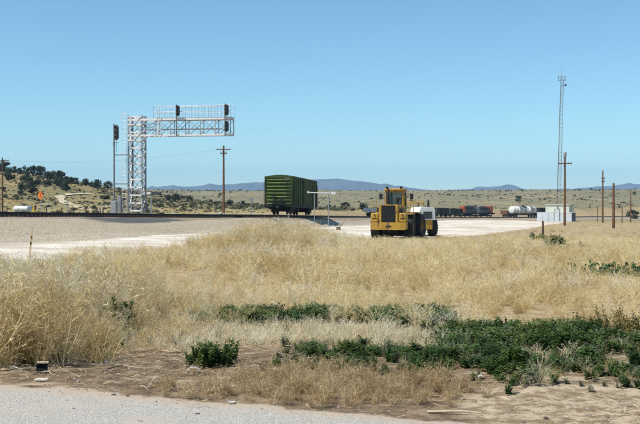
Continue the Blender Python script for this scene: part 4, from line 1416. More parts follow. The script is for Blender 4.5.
    # pale marks: reporting marks at the end, a faded patch on the side
    for k in range(4): MB().box((.72 + k * .16, -.015, 4.02), (.10, .02, .10)).build('end_mark', M['white_paint'], body)
    for k in range(3): MB().box((w_ + .006, L - 2.6, 2.35 + k * .36), (.012, 1.5 - .3 * k, .2)).build('side_mark', M['gondola'], body)
    uf = MB().box((0, L / 2, .88), (.5, L, .28))
    for yy in (L * .36, L * .64): uf.box((0, yy, .88), (2.6, .2, .22))
    uf.tube((.5, L * .45, .7), (.5, L * .55, .7), .2, None, 10)
    uf.box((0, 2.0, .80), (2.5, 2.4, .34)).box((0, L - 2.0, .80), (2.5, 2.4, .34)).box((-.5, L * .42, .66), (.7, 1.6, .5)).box((0, L / 2, .62), (.35, L * .5, .3))
    uf.build('underframe', M['soot'], t)
    bogie(t, 2.0); bogie(t, L - 2.0)
    return t
boxcar(111.6, 4.4)

def gondola(s, u, L, h, m, label, ribs=10, group=None):
    loc, a = on_spur(u) if s == 'spur' else on_track(s, u)
    t = thing('gondola_car', loc, -a, label, 'rail car', group)
    t.rotation_euler = (math.atan(-.018 * math.cos(a)), 0, -a)
    w_ = 1.5
    b = MB()
    for sx in (-1, 1): b.box((sx * (w_ - .05), L / 2, 1.0 + h / 2), (.1, L, h))
    for y in (.06, L - .06): b.box((0, y, 1.0 + h / 2), (2 * w_ - .2, .12, h))
    b.box((0, L / 2, 1.02), (2 * w_ - .2, L - .24, .1))
    body = b.build('body', m, t)
    for sx in (-1, 1):
        for k in range(ribs):
            MB().box((sx * (w_ + .06), .4 + k * (L - .8) / (ribs - 1), 1.0 + h / 2), (.12, .14, h)).build('side_post', m, body)
        MB().box((sx * (w_ + .03), L / 2, 1.0 + h + .05), (.2, L + .05, .11)).build('top_rail', m, body)
    MB().box((0, L / 2, .85), (.6, L, .3)).build('underframe', M['soot'], t)
    coupler(t, 0, -1); coupler(t, L, 1)
    bogie(t, 1.9); bogie(t, L - 1.9)
    return t

def locomotive(s, u, L, label, red_front, red_rear):
    loc, a = on_track(s, u)
    t = thing('locomotive', loc, -a, label, 'locomotive', 'grey and scarlet diesel locomotives')
    t.rotation_euler = (math.atan(-.018 * math.cos(a)), 0, -a)
    g = M['loco_grey']
    MB().cbox((0, L / 2, 1.28), (3.0, L, .42), .04).build('deck', M['soot'], t)
    MB().cbox((0, L * .41, 2.62), (1.8, L * .62, 2.25), .12).build('long_hood', g, t)
    cb = MB().cbox((0, L * .79, 2.85), (2.95, 2.5, 2.75), .12)
    cab = cb.build('cab', M['loco_red'] if red_front else g, t)
    for sx in (-1, 1):
        for k in (-.55, .55): MB().box((sx * 1.48, L * .79 + k, 3.45), (.03, .8, .7)).build('cab_window', M['glass'], cab)
    nose = MB().cbox((0, L * .90, 2.25), (1.9, 2.3, 1.5), .15).build('short_hood', M['loco_red'] if red_front else g, t)
    if red_front:
        MB().cbox((0, L * .845, 3.2), (3.0, .75, 2.0), .1).build('cab_front', M['loco_red'], cab)
        MB().box((0, L + .02, 1.35), (3.02, .1, .5)).build('pilot', M['loco_red'], t)
    if red_rear:
        MB().cbox((0, L * .125, 2.6), (1.92, 1.1, 2.2), .1).build('hood_end', M['loco_red'], t)
    for y in (L * .28, L * .42):
        MB().lathe([(0, 0), (.65, 0), (.65, .16), (.5, .22), (0, .22)], (0, y, 3.73), 'z', 16).build('roof_fan', M['soot'], t)
    MB().cbox((0, L * .58, 3.9), (.5, .7, .35), .04).build('exhaust_stack', M['soot'], t)
    for sx in (-1, 1):
        lv = MB()
        for k in range(14): lv.box((sx * .91, L * .15 + k * L * .035, 2.75), (.03, .35, 1.3))
        lv.build('side_louvres', M['soot'], t)
        hr = MB().tube((sx * 1.45, .3, 2.5), (sx * 1.45, L * .7, 2.5), .025, None, 5)
        for k in range(9): hr.tube((sx * 1.45, .3 + k * (L * .7 - .3) / 8, 1.45), (sx * 1.45, .3 + k * (L * .7 - .3) / 8, 2.5), .022, None, 5)
        hr.build('handrail', M['silver'], t)
    MB().cbox((0, L / 2, .72), (2.6, 4.2, .75), .15).build('fuel_tank', M['soot'], t)
    coupler(t, 0, -1); coupler(t, L, 1)
    bogie(t, 3.0); bogie(t, L - 3.0)
    return t

def tank_car(s, u, L):
    loc, a = on_spur(s)
    t = thing('tank_car', loc, -a, 'white tank car with dark platform standing left of the small white building', 'tank car')
    t.rotation_euler = (math.atan(-.018 * math.cos(a)), 0, -a)
    r_ = 1.45
    prof = [(0, .3)] + [(r_ * math.sin(q), .3 + .5 * (1 - math.cos(q))) for q in np.linspace(.3, math.pi / 2, 6)] + [(r_, L * .27), (r_ + .03, L * .27), (r_ + .03, L * .29), (r_, L * .29), (r_, L * .71), (r_ + .03, L * .71), (r_ + .03, L * .73), (r_, L * .73)] + [(r_ * math.sin(q), L - .3 - .5 * (1 - math.cos(q))) for q in np.linspace(math.pi / 2, .3, 6)] + [(0, L - .3)]
    tk = MB().lathe(prof, (0, 0, 2.6), 'y', 24).build('tank', M['tank_white'], t, smooth=True)
    for yy in (L * .2, L * .5, L * .8):
        MB().lathe([(r_ + .01, -.09), (r_ + .05, -.09), (r_ + .05, .09), (r_ + .01, .09)], (0, yy, 2.6), 'y', 24).build('band', M['rust'], tk)
    MB().tube((0, L / 2, 3.95), (0, L / 2, 4.45), .42, None, 14).build('dome', M['soot'], tk)
    pf = MB().box((0, L / 2, 4.12), (2.2, 2.6, .08))
    for sx in (-1, 1):
        for yy in (-1.2, 0, 1.2): pf.tube((sx * 1.05, L / 2 + yy, 4.12), (sx * 1.05, L / 2 + yy, 4.85), .03, None, 5)
        pf.tube((sx * 1.05, L / 2 - 1.2, 4.85), (sx * 1.05, L / 2 + 1.2, 4.85), .03, None, 5)
    pf.build('platform', M['soot'], t)
    for sx in (-1, 1):
        ld = MB()
        for xx in (-.25, .25): ld.tube((sx * 1.55, L / 2 + xx, 1.2), (sx * 1.5, L / 2 + xx, 4.1), .025, None, 5)
        for k in range(8): ld.tube((sx * 1.55, L / 2 - .25, 1.3 + k * .36), (sx * 1.55, L / 2 + .25, 1.3 + k * .36), .02, None, 5)
        ld.build('ladder', M['soot'], t)
        MB().box((sx * 1.3, L / 2, 1.12), (.2, L, .22)).build('side_sill', M['soot'], t)
    for yy in (1.7, L - 1.7): MB().box((0, yy, 1.25), (2.2, .9, .5)).build('saddle', M['soot'], t)
    MB().box((0, L / 2, .92), (.6, L, .3)).build('underframe', M['soot'], t)
    coupler(t, 0, -1); coupler(t, L, 1)
    bogie(t, 2.0); bogie(t, L - 2.0)
    return t

_s = S1 + 140.0
locomotive(_s, 0, 17.0, 'front grey locomotive with scarlet nose at the right end of the train', True, False)
locomotive(_s - 17.9, 0, 17.0, 'second grey locomotive coupled behind the scarlet nosed one', False, True)
for k in range(3):
    gondola(_s - 17.9 * 2 - 16.6 * k + 1.3, 0, 15.6, 1.75, M['gondola'],
            ['dark grey green gondola coupled to the second locomotive', 'dark grey green gondola, second behind the locomotives', 'dark grey green gondola half hidden by the white machine', 'dark gondola of the train wholly behind the yellow loader'][k], group='gondolas of the train')
tank_car(1.5, 0, 14.6)
gondola(S1 + 170.0, 0, 11, 1.5, M['brown_car'], 'short rust brown rail car coupled left of the white tank car', 6)
gondola('spur', 17.0, 16, 2.3, M['soot'], 'black rail car coupled right of the white tank car', 10)
gondola(S1 - 3, 0, 7.0, .9, M['gondola_blue'], 'low blue grey rail car left of the yellow loader beyond the boxcar', 7)

# ------------------------------------------------------------------ cantilever signal structure
def lattice(parent, name, m, p0, p1, q0, q1, n, r_, cross=True):
    """X bracing between two members p0-p1 and q0-q1, each diagonal its own bar"""
    p0, p1, q0, q1 = map(Vector, (p0, p1, q0, q1))
    for i in range(n):
        a0, a1 = p0.lerp(p1, i / n), p0.lerp(p1, (i + 1) / n)
        b0, b1 = q0.lerp(q1, i / n), q0.lerp(q1, (i + 1) / n)
        MB().bar(a0, b1, r_, r_).build(name, m, parent)
        if cross: MB().bar(b0, a1, r_ * .9, r_ * .7).build(name, m, parent)

def signal_head(parent, x, y, z, face=-1, lamps=3, h=1.15, w_=.5):
    """black oval target plate with hooded lamps, facing along -y"""
    m = MB()
    pts = []
    for i in range(24):
        a = 2 * math.pi * i / 24
        pts.append((math.cos(a) * w_ / 2, math.sin(a) * w_ / 2 + (h - w_) / 2 * (1 if math.sin(a) > 0 else -1)))
    m.prism(pts, -.02, .02, 'y')
    hd = m.build('signal_head', M['dark_trim'], parent, (x, y, z))
    MB().cbox((0, .12, 0), (.26, .2, h * .8), .03).build('lamp_case', M['black'], hd)
    for k in range(lamps):
        zz = (k - (lamps - 1) / 2) * (h - w_ * .6) / max(1, lamps - 1) * .82 if lamps > 1 else 0
        v = MB()
        prof = []
        for i in range(13):
            a = -.35 + (math.pi + .7) * i / 12
            prof.append((math.cos(a) * .115, math.sin(a) * .115))
        V = [(p[0], -.02, p[1] + zz) for p in prof] + [(p[0], -.30, p[1] + zz) for p in prof]
        n = len(prof)
        v.add(V, [(i, i + 1, n + i + 1, n + i) for i in range(n - 1)])
        v.build('hood', M['grey_paint'], hd)
        MB().lathe([(0, -.035), (.09, -.03), (.1, -.02)], (0, 0, zz), 'y', 14).build('lens', M['lens_dark'], hd)
    MB().tube((0, .02, -h / 2 - .1), (0, .02, h / 2), .03, None, 6).build('bracket', M['galv'], hd)
    return hd

def ladder(parent, m, x0, x1, y, z0, z1, step=.33, r_=.022, name='ladder'):
    l = MB()
    for x in (x0, x1): l.tube((x, y, z0), (x, y, z1), r_, None, 6)
    z = z0 + .1
    while z < z1:
        l.tube((x0, y, z), (x1, y, z), r_ * .85, None, 6)
        z += step
    return l.build(name, m, parent)

def signal_bridge(s, u):
    (x, y, z), a = on_track(s, u)
    z0 = z - .45
    t = thing('signal_gantry', (x, y, z0), -a, 'silver lattice tower with long cantilever arm of railway signals over the track', 'signal gantry')
    S, W = M['silver'], M['silver_white']
    H, TB, TT = 9.35, 7.55, 8.98          # tower height, bottom and top chord heights
    hw, hd = .62, .55                     # half width and half depth
    for sx in (-1, 1):
        for sy in (-1, 1):
            MB().cbox((sx * hw, sy * hd, .16), (.62, .55, .44), .04).build('footing', M['conc'], t)
            l = MB()
            l.box((sx * hw, sy * hd, H / 2 + .3), (.16, .025, H - .5)).box((sx * (hw + .07), sy * (hd - .06), H / 2 + .3), (.025, .13, H - .5))
            l.box((sx * hw, sy * hd, .41), (.42, .36, .05))
            l.build('leg', S, t)
    n = 12
    for k in range(n + 1):
        zz = .75 + k * (H - .85) / n
        for sy in (-1, 1):
            MB().box((0, sy * (hd + .03), zz), (2 * hw + .1, .03, .13)).build('strut', W, t)  # whiter than the legs: highlight on the horizontals put into colour
        for sx in (-1, 1):
            MB().box((sx * (hw + .03), 0, zz), (.03, 2 * hd, .09)).build('strut', S, t)
    for sy in (-1, 1):
        lattice(t, 'brace', S, (-hw, sy * (hd + .055), .75), (-hw, sy * (hd + .055), H - .1), (hw, sy * (hd + .055), .75), (hw, sy * (hd + .055), H - .1), 6, .05)
    for sx in (-1, 1):
        lattice(t, 'brace', S, (sx * (hw + .055), -hd, .75), (sx * (hw + .055), -hd, H - .1), (sx * (hw + .055), hd, .75), (sx * (hw + .055), hd, H - .1), 6, .045)
    # ladder up the left side
    ladder(t, W, -hw - .60, -hw - .22, -hd, .55, H + .45, .33, .028)
    MB().cbox((-hw - .80, -hd - .1, 1.35), (.34, .4, 1.5), .03).build('equipment_box', M['galv'], t)
    MB().cbox((hw + .32, -.1, 1.15), (.2, .3, .5), .03).build('equipment_box', M['grey_paint'], t)
    # arm: two chords in front, two behind
    X0, X1 = -hw - .05, 8.95
    for sy in (-1, 1):
        for zz in (TB, TT):
            MB().box(((X0 + X1) / 2, sy * hd, zz), (X1 - X0, .10, .17)).build('chord', W, t)  # highlight along the chords put into their white colour
        MB().box(((X0 + X1) / 2, sy * (hd - .1), TB + .55), (X1 - X0 - 1.6, .03, .06)).build('rail_bar', S, t)
        nb = 6
        xs = [hw + (X1 - hw) * i / nb for i in range(nb + 1)]
        for i, xx in enumerate(xs):
            MB().box((xx - .04, sy * hd, (TB + TT) / 2), (.07, .07, TT - TB)).build('post', S, t)
        for i in range(nb):
            MB().bar((xs[i], sy * (hd + .04), TB + .08), (xs[i + 1], sy * (hd + .04), TT - .08), .045, .045).build('brace', S, t)
            MB().bar((xs[i], sy * (hd + .075), TT - .08), (xs[i + 1], sy * (hd + .075), TB + .08), .045, .03).build('brace', S, t)
    for i in range(8):
        xx = hw + (X1 - hw) * i / 7 - .04
        MB().box((xx, 0, TB - .02), (.07, 2 * hd, .07)).build('cross_member', S, t)
        MB().box((xx, 0, TT + .02), (.07, 2 * hd, .07)).build('cross_member', S, t)
    MB().box(((1.9 + X1) / 2, 0, TT + .12), (X1 - 1.9, 2 * hd - .1, .035)).build('walkway', M['galv'], t)
    # handrail over the walkway
    for sy in (-1, 1):
        for zz in (TT + .65, TT + 1.18):
            MB().tube((1.75, sy * (hd + .04), zz), (X1, sy * (hd + .04), zz), .024, None, 6).build('handrail', S, t)
        for i in range(13):
            xx = 1.75 + (X1 - 1.75) * i / 12
            MB().tube((xx, sy * (hd + .04), TT), (xx, sy * (hd + .04), TT + 1.18), .018, None, 6).build('handrail_post', S, t)
    ladder(t, W, 2.15, 2.5, -hd - .1, TB + .1, TT + 1.25, .3, .026)
    # signal masts on the arm
    for xx, heads in ((3.95, ((TT + .72, 1.05),)), (8.45, ((TT + .72, 1.05), (TT - .72, 1.05)))):
        MB().tube((xx, -hd - .16, TB - .15), (xx, -hd - .16, TT + 1.3), .055, None, 8).build('signal_post', M['grey_paint'], t)
        for zz, hh in heads:
            signal_head(t, xx + .18, -hd - .28, zz, -1, 3, hh * .93, .38)
    # cables drooping from tower to arm
    for k in range(3):
        pts = []
        for i in range(9):
            q = i / 8
            pts.append((hw + q * 1.3, -.2 + .15 * k, TB + .35 + .35 * k + .35 * q - .5 * math.sin(math.pi * q) * (1 if k != 1 else -.4)))
        MB().path(pts, .022, 5).build('cable', M['wire'], t)
    return t
signal_bridge(91.6, -4.45)

def signal_mast(s, u):
    (x, y, z), a = on_track(s, u)
    t = thing('signal_mast', (x, y, z - .45), -a, 'slim grey signal mast standing just left of the lattice tower', 'signal mast')
    G = M['grey_paint']
    MB().cbox((0, 0, .1), (.7, .6, .3), .04).build('footing', M['conc'], t)
    MB().tube((0, 0, .2), (0, 0, 8.5), .085, .07, 10).build('post', G, t)
    MB().cbox((0, -.05, .95), (.5, .42, 1.35), .03).build('relay_case', M['galv'], t)
    signal_head(t, .26, -.12, 7.75, -1, 3, 1.35, .46)
    for zz in (3.15, 5.75):
        MB().bar((0, .12, zz), (1.25, .3, zz), .07, .07).build('stay', G, t)
    ladder(t, G, -.12, .16, .14, 6.0, 8.6, .3, .016)
    MB().cbox((.1, .05, 6.85), (.5, .5, .04), .01).build('foot_platform', G, t)
signal_mast(90.2, -6.1)

# ------------------------------------------------------------------ utility poles and wires
def utility_pole(px, py, h, label, arms=((.6, 2.4),), lean=0.0, r_=.15, ins=True, az=0.0, can=False, group='utility poles'):
    z = min(gz(px, py), gz(px + .4, py)) - .3
    t = thing('utility_pole', (px, py, z), az, label, 'utility pole', group)
    pole = MB()
    k = 6
    for i in range(k):
        pole.tube((lean * h * i / k, 0, h * i / k + (0 if i else 0)), (lean * h * (i + 1) / k, 0, h * (i + 1) / k), r_ * (1 - .35 * i / k), r_ * (1 - .35 * (i + 1) / k), 10)
    pole.build('pole', M['pole_wood'], t)
    for dz, wd in arms:
        xx = lean * (h - dz)
        ao = MB().box((xx, -.17, h - dz), (wd, .10, .12)).build('crossarm', M['pole_wood'], t)
        br = MB().bar((xx - wd * .28, -.2, h - dz), (xx, -.16, h - dz - .55), .03, .012).bar((xx + wd * .28, -.2, h - dz), (xx, -.16, h - dz - .55), .03, .012)
        br.build('arm_brace', M['galv'], ao)
        if ins:
            for i in (-.46, -.22, .22, .46):
                MB().lathe([(0, 0), (.03, 0), (.03, .08), (.06, .09), (.045, .17), (.02, .2), (0, .2)], (xx + i * wd, -.17, h - dz + .06), 'z', 10).build('insulator', M['insul'], ao)
    if can:
        MB().lathe([(0, 0), (.19, 0), (.2, .05), (.2, .55), (.12, .65), (0, .66)], (lean * h, -.05, h - .25), 'z', 14).build('pole_top_can', M['galv'], t)
    return t, Vector((px + lean * h, py, z + h))

pA = utility_pole(-50.0, 157.5, 9.4, 'utility pole with crossarm at the left edge beyond the tracks', ((.5, 2.2),))
pB = utility_pole(-12.9, 134.0, 10.4, 'tall brown utility pole with crossarm between signal arm and boxcar', ((.55, 1.9), (1.05, .9)), r_=.17)
pC = utility_pole(30.1, 123.0, 9.0, 'utility pole with crossarm in front of the small white building', ((1.05, 1.7),), r_=.17, can=True)
pD = utility_pole(42.4, 150.0, 8.2, 'bare utility pole with small insulators right of the radio mast', ((1.2, .5), (1.7, .5)), r_=.15)
pE = utility_pole(29.5, 100.5, 4.9, 'short stout bare pole, the nearest of the poles at right', (), r_=.17)
pF = utility_pole(46.6, 150.0, 5.4, 'slim bare pole nearest the right edge of the picture', (), r_=.12)

def wire(p, q, sag, label, off=0.0):
    pts = []
    for i in range(25):
        k = i / 24
        v = p.lerp(q, k)
        pts.append(Vector((v.x + off, v.y - .15, v.z - .45 - sag * 4 * k * (1 - k))))
    o = MB().path(pts, .007, 5).build('overhead_wire', M['wire'])
    tag(o, label, 'wire')
wire(pA[1], pB[1], .9, 'thin overhead wire from the left pole to the tall brown pole')
wire(Vector((-95, 178, 10.5)), pA[1], .8, 'thin overhead wire leaving the picture from the left edge pole')

# ------------------------------------------------------------------ radio mast
def radio_mast(px, py, h):
    z = gz(px, py)
    t = thing('radio_mast', (px, py, z), R(12), 'tall slender lattice radio mast rising behind the small white building', 'radio mast')
    G = M['grey_paint']
    rad = .46
    ang = [R(90), R(210), R(330)]
    lean = .028
    def P(i, zz): return (math.cos(ang[i]) * rad * (1 - .25 * zz / h) + lean * zz, math.sin(ang[i]) * rad * (1 - .25 * zz / h), zz)
    for i in range(3):
        MB().tube(P(i, 0), P(i, h), .045, .04, 6).build('leg', G, t)
    n = int(h / .8)
    for i in range(3):
        j = (i + 1) % 3
        face = MB()
        for k in range(n):
            za, zb = k * h / n, (k + 1) * h / n
            face.tube(P(i, za), P(j, za), .022, None, 5, False)
            face.tube(P(i, za), P(j, zb), .018, None, 5, False)
        face.build('lattice_face', G, t)
    MB().tube((lean * h, 0, h), (lean * h, 0, h + 2.9), .035, .015, 6).build('whip_antenna', G, t)
    rg = MB()
    for zz in (h - .4, h + .4):
        pts = [(lean * h + math.cos(q) * .75, math.sin(q) * .75, zz) for q in np.linspace(0, 2 * math.pi, 13)]
        rg.path(pts, .03, 5)
    for q in np.linspace(0, 2 * math.pi, 7)[:-1]: rg.tube((lean * h + math.cos(q) * .75, math.sin(q) * .75, h - .4), (lean * h + math.cos(q) * .75, math.sin(q) * .75, h + .4), .025, None, 5)
    rg.build('top_platform', G, t)
    d = MB().lathe([(0, .1), (.12, .08), (.22, .04), (.27, 0), (.27, -.05), (.15, -.2), (0, -.22)], (lean * h + .6, -.4, h - 1.3), 'y', 16)
    d.tube((lean * h, 0, h - 1.3), (lean * h + .75, -.2, h - 1.3), .04, None, 6)
    d.build('dish_antenna', M['grey_paint'], t)
    ladder(t, M['silver'], -.16, .16, -.12, .3, 2.0, .33, .016)
    MB().cbox((0, 0, .1), (1.5, 1.5, .5), .05).build('footing', M['conc'], t)
radio_mast(47.3, 199.0, 28.4)

# ------------------------------------------------------------------ equipment building
def equipment_building(px, py, az):
    z = gz(px, py) - .08
    t = thing('equipment_building', (px, py, z), az, 'small cream and white railway equipment building beside the crossarm pole', 'building')
    C, Wh, D = M['cream_wall'], M['white_wall'], M['dark_trim']
    MB().box((0, 1.2, .06), (6.6, 5.4, .22)).build('slab', M['conc'], t)
    b = MB()
    b.box((-.1, 3.0, 1.5), (4.1, 2.9, 2.70))
    bo = b.build('main_wall', C, t)
    for k in range(7):
        MB().box((-.1, 1.545, .35 + k * .40), (4.1, .012, .03)).build('siding_seam', C, bo)
    MB().box((-.1, 3.0, 2.90), (4.4, 3.2, .10)).build('roof', C, t)
    # low white front range made of panels
    for k in range(6):
        x0 = -3.05 + k * 1.0
        if k == 3: continue
        MB().cbox((x0 + .5, -.45, .88), (.97, .10, 1.42), .02).build('front_panel', Wh, t)
    MB().box((0, .55, .88), (5.9, 1.9, 1.38)).build('front_range', Wh, t)
    MB().cbox((0, .55, 1.62), (6.2, 2.2, .07), .02).build('front_roof', Wh, t)
    MB().box((3.0, .55, .88), (.08, 2.05, 1.40)).build('shaded_end_panel', D, t)  # dark colour paints the shade of the end face
    dr = MB().cbox((.45, -.52, 1.12), (.86, .06, 1.9), .02).build('door', Wh, t)
    fr = MB()
    for sx in (-.47, .47): fr.box((.45 + sx, -.5, 1.15), (.07, .1, 2.05))
    fr.box((.45, -.5, 2.2), (1.01, .1, .08))
    fr.build('door_frame', D, dr)
    MB().lathe([(0, 0), (.03, 0), (.035, .04), (0, .05)], (.78, -.6, 1.1), 'y', 8).build('handle', D, dr)
    MB().cbox((.0, 1.46, 2.45), (.12, .18, .3), .02).build('door_lamp', D, t)
    return t
equipment_building(40.0, 170.0, R(-29))

# ------------------------------------------------------------------ signs and small railway things
def clearance_frame():
    x, y = .14, 94.0
    z = -.55
    t = thing('railside_frame', (x, y, z), R(6), 'white horizontal bar on two slim grey posts right of the boxcar', 'railway sign')
    for xx in (-.66, .66): MB().tube((xx, 0, -.35), (xx, 0, 2.86), .034, None, 8).build('post', M['galv'], t)
    MB().box((-.25, -.07, 2.88), (2.1, .05, .10), Matrix.Rotation(R(1.2), 3, 'Y')).build('bar', M['silver_white'], t)
    MB().box((1.12, -.07, 2.85), (.38, .05, .22)).build('bar_end', M['silver_white'], t)
    MB().box((-1.25, -.075, 2.92), (.22, .05, .18)).build('bar_end', M['silver_white'], t)
clearance_frame()

def board_sign():
    x, y = -17.9, 106.0
    t = thing('board_sign', (x, y, gz(x, y) - .1), R(-4), 'low board, half white half dark, on a post just right of the tower', 'sign')
    MB().box((0, 0, 1.65), (.12, .12, 3.5)).build('post', M['galv'], t)
    MB().box((-.5, -.09, 3.38), (1.0, .05, .22)).build('white_board', M['silver_white'], t)
    MB().box((.42, -.09, 3.36), (.82, .06, .34)).build('dark_board', M['dark_trim'], t)
board_sign()

def switch_stand():
    x, y = -7.8, 114.0
    z = float(ztop(y)) - .4
    t = thing('switch_stand', (x, y, z), R(-8), 'slim switch stand with round target left of the boxcar', 'switch stand')
    MB().cbox((0, 0, .18), (.4, .5, .36), .05).build('base', M['soot'], t)
    MB().tube((0, 0, .3), (0, 0, 2.05), .035, .03, 8).build('post', M['galv'], t)
    MB().lathe([(0, -.015), (.24, -.015), (.24, .015), (0, .015)], (0, -.05, 2.1), 'y', 20).build('target', M['galv'], t)
    MB().cbox((0, .03, 2.1), (.16, .12, .3), .03).build('lamp', M['grey_paint'], t)
    MB().bar((0, 0, .35), (.5, -.1, .2), .05, .03).build('throw_lever', M['rust'], t)
switch_stand()

def lever_block():
    x, y = 1.62, 88.0
    z = gz(x, y)
    t = thing('derail_lever', (x, y, z), R(10), 'small dark block with slanting rod on the pale gravel', 'lever')
    MB().cbox((0, 0, .14), (.34, .3, .30), .05).build('block', M['dark_stick'], t)
    MB().tube((.06, 0, .22), (.62, .1, .86), .025, .02, 6).build('rod', M['dark_stick'], t)
lever_block()

def rubble():
    x, y, a = track(97.0, -.0)
    x, y = -9.2, 95.0
    z = float(ztop(y)) - .24
    t = thing('rubble_heap', (x, y, z), 0, 'small heap of grey concrete lumps at the foot of the tall brown pole', 'rubble')
    r = random.Random(5)
    for k in range(8):
        o = link('lump', stone(400 + k, M['conc']), t, (r.uniform(-.45, .45), r.uniform(-.2, .2), .10 + (.16 if k > 5 else 0)))
        q = r.uniform(.14, .26); o.scale = (q, q, q); o.rotation_euler = (0, 0, r.uniform(0, 6))
rubble()

def diamond_sign():
    x, y = -33.5, 120.0
    t = thing('warning_sign', (x, y, gz(x, y) - .1), R(-44), 'orange diamond warning sign on a post left of the tower', 'sign')
    MB().box((0, 0, 1.75), (.10, .08, 3.5)).build('post', M['galv'], t)
    pl = MB().box((0, -.06, 3.05), (.86, .03, .86), Matrix.Rotation(R(45), 3, 'Y')).build('plate', M['orange'], t)
    MB().box((0, -.078, 3.05), (.10, .01, .42)).box((.1, -.078, 3.2), (.2, .01, .09)).build('symbol', M['sign_black'], pl)
diamond_sign()

def object_marker():
    x, y = -35.4, 124.0
    t = thing('marker_post', (x, y, gz(x, y) - .1), R(-10), 'short yellow and black marker post right of the white tank', 'sign')
    MB().box((0, 0, .65), (.08, .08, 1.3)).build('post', M['galv'], t)
    MB().box((-.1, -.06, 1.25), (.26, .03, .75)).build('yellow_plate', M['sign_yellow'], t)
    MB().box((.14, -.05, 1.5), (.22, .03, .62)).build('black_plate', M['sign_black'], t)
object_marker()

def propane_tank():
    x, y = -47.6, 160.0
    z = gz(x, y)
    t = thing('propane_tank', (x, y, z), R(-8), 'white horizontal propane tank half hidden behind the rails at far left', 'tank')
    r_ = .52
    L = 3.0
    prof = [(0, -L / 2)] + [(r_ * math.sin(q), -L / 2 + .42 * (1 - math.cos(q))) for q in np.linspace(.25, math.pi / 2, 7)] + [(r_ * math.sin(q), L / 2 - .42 * (1 - math.cos(q))) for q in np.linspace(math.pi / 2, .25, 7)] + [(0, L / 2)]
    MB().lathe(prof, (0, 0, .98), 'x', 24).build('tank', M['tank_white'], t, smooth=True)
    MB().cbox((.25, 0, 1.58), (.42, .4, .2), .05).build('valve_cover', M['dark_trim'], t)
    for sx in (-.8, .8): MB().box((sx, 0, .3), (.22, .7, .62)).build('support', M['conc'], t)
propane_tank()

# fence posts by the hill road, one by one
_fp = [(-41, 150, 1.5, 'left'), (-38, 147, 1.3, ''), (-35.5, 144, 1.3, ''), (-33, 141, 1.4, ''), (-30.3, 138, 1.3, ''), (-28.6, 128, 1.5, ''), (-27.6, 127, 1.4, ''), (-24.5, 124, 1.3, '')]
fence = thing('fence', (0, 0, 0), 0, 'low fence of weathered wooden posts and wire at the foot of the hill', 'fence')
_prev = None
for k, (fx, fy, fh, _) in enumerate(_fp):
    zz = gz(fx, fy)
    MB().tube((fx, fy, zz - .2), (fx + random.uniform(-.06, .06), fy, zz + fh), .085, .075, 8).build('post', M['post_wood'], fence)
    if _prev:
        for q in (.5, .95):
            MB().tube((_prev[0], _prev[1], _prev[2] + q), (fx, fy, zz + q), .008, None, 4).build('wire', M['wire'], fence)
    _prev = (fx, fy, zz)

def rail_gate():
    x, y = -47.5, 150.0
    t = thing('wooden_gate', (x, y, gz(x, y) - .05), R(0), 'wooden rail gate frame beside the left edge pole', 'gate')
    for xx in (-.55, .55): MB().box((xx, 0, .8), (.12, .12, 1.6)).build('post', M['post_wood'], t)
    for zz in (.7, 1.4): MB().box((0, -.09, zz), (1.3, .05, .12)).build('rail', M['post_wood'], t)
rail_gate()

def marker_stub(x, y, h, m, label, r_=.05):
    o = MB().tube((0, 0, -.15), (.02, 0, h * .5), r_ * 1.05, r_, 8).tube((.02, 0, h * .5), (.01, .0, h), r_, r_ * .92, 8).build('post', m, None, (x, y, gz(x, y)))
    o.name = 'fence_post'
    tag(o, label, 'post')
marker_stub(16.7, 75.0, 1.15, M['rust'], 'short rust brown post at the near edge of the gravel yard', .08)
marker_stub(45.6, 151, 2.6, M['post_wood'], 'short thin wooden post between the two tall bare poles at right', .07)
marker_stub(45.5, 164, 2.5, M['post_wood'], 'short thin wooden post just right of the equipment building', .07)
marker_stub(-26.5, 105, 2.4, M['galv'], 'pale thin post with reddish top on the hill side of the rails', .05)

def survey_stake(x, y, h, lean, label, m=None, flag=False):
    t = thing('survey_stake', (x, y, gz(x, y) - .05), 0, label, 'stake')
    MB().box((0, 0, h / 2), (.04, .02, h)).build('stake', m or M['stake'], t)
    if flag:
        for zz in (.58, .74): MB().box((0, -.013, h * zz), (.043, .008, .07)).build('stripe', M['pole_wood'], t)
    else:
        MB().box((0, -.012, h * .72), (.045, .01, h * .22)).build('ribbon', M['flag_orange'], t)
    t.rotation_euler = (0, R(lean), 0)
survey_stake(-7.75, 26.6, 1.02, 5.5, 'leaning yellow wooden stake with dark bands above the tall dry weeds', None, True)
survey_stake(-3.10, 9.62, .30, -2, 'pale stake with orange ribbon at the very left edge of the verge')

# ------------------------------------------------------------------ litter on the verge
def crate_box():
    x, y = -2.65, 9.52
    t = thing('broken_box', (x, y, gz(x, y) + .0), R(12), 'small black broken box with a pale lid on the bare soil at left', 'box')
    b = MB()
    for sx in (-1, 1): b.box((sx * .045, 0, .045), (.012, .09, .085), Matrix.Rotation(R(6 * sx), 3, 'Y'))
    b.box((0, .04, .045), (.085, .012, .085)); b.box((0, 0, .012), (.09, .09, .012)); b.box((-.01, -.042, .03), (.08, .01, .05))
    b.build('body', M['black'], t)
    MB().box((.005, 0, .104), (.105, .085, .010), Matrix.Rotation(R(4), 3, 'Y')).build('lid', M['stick'], t)
crate_box()

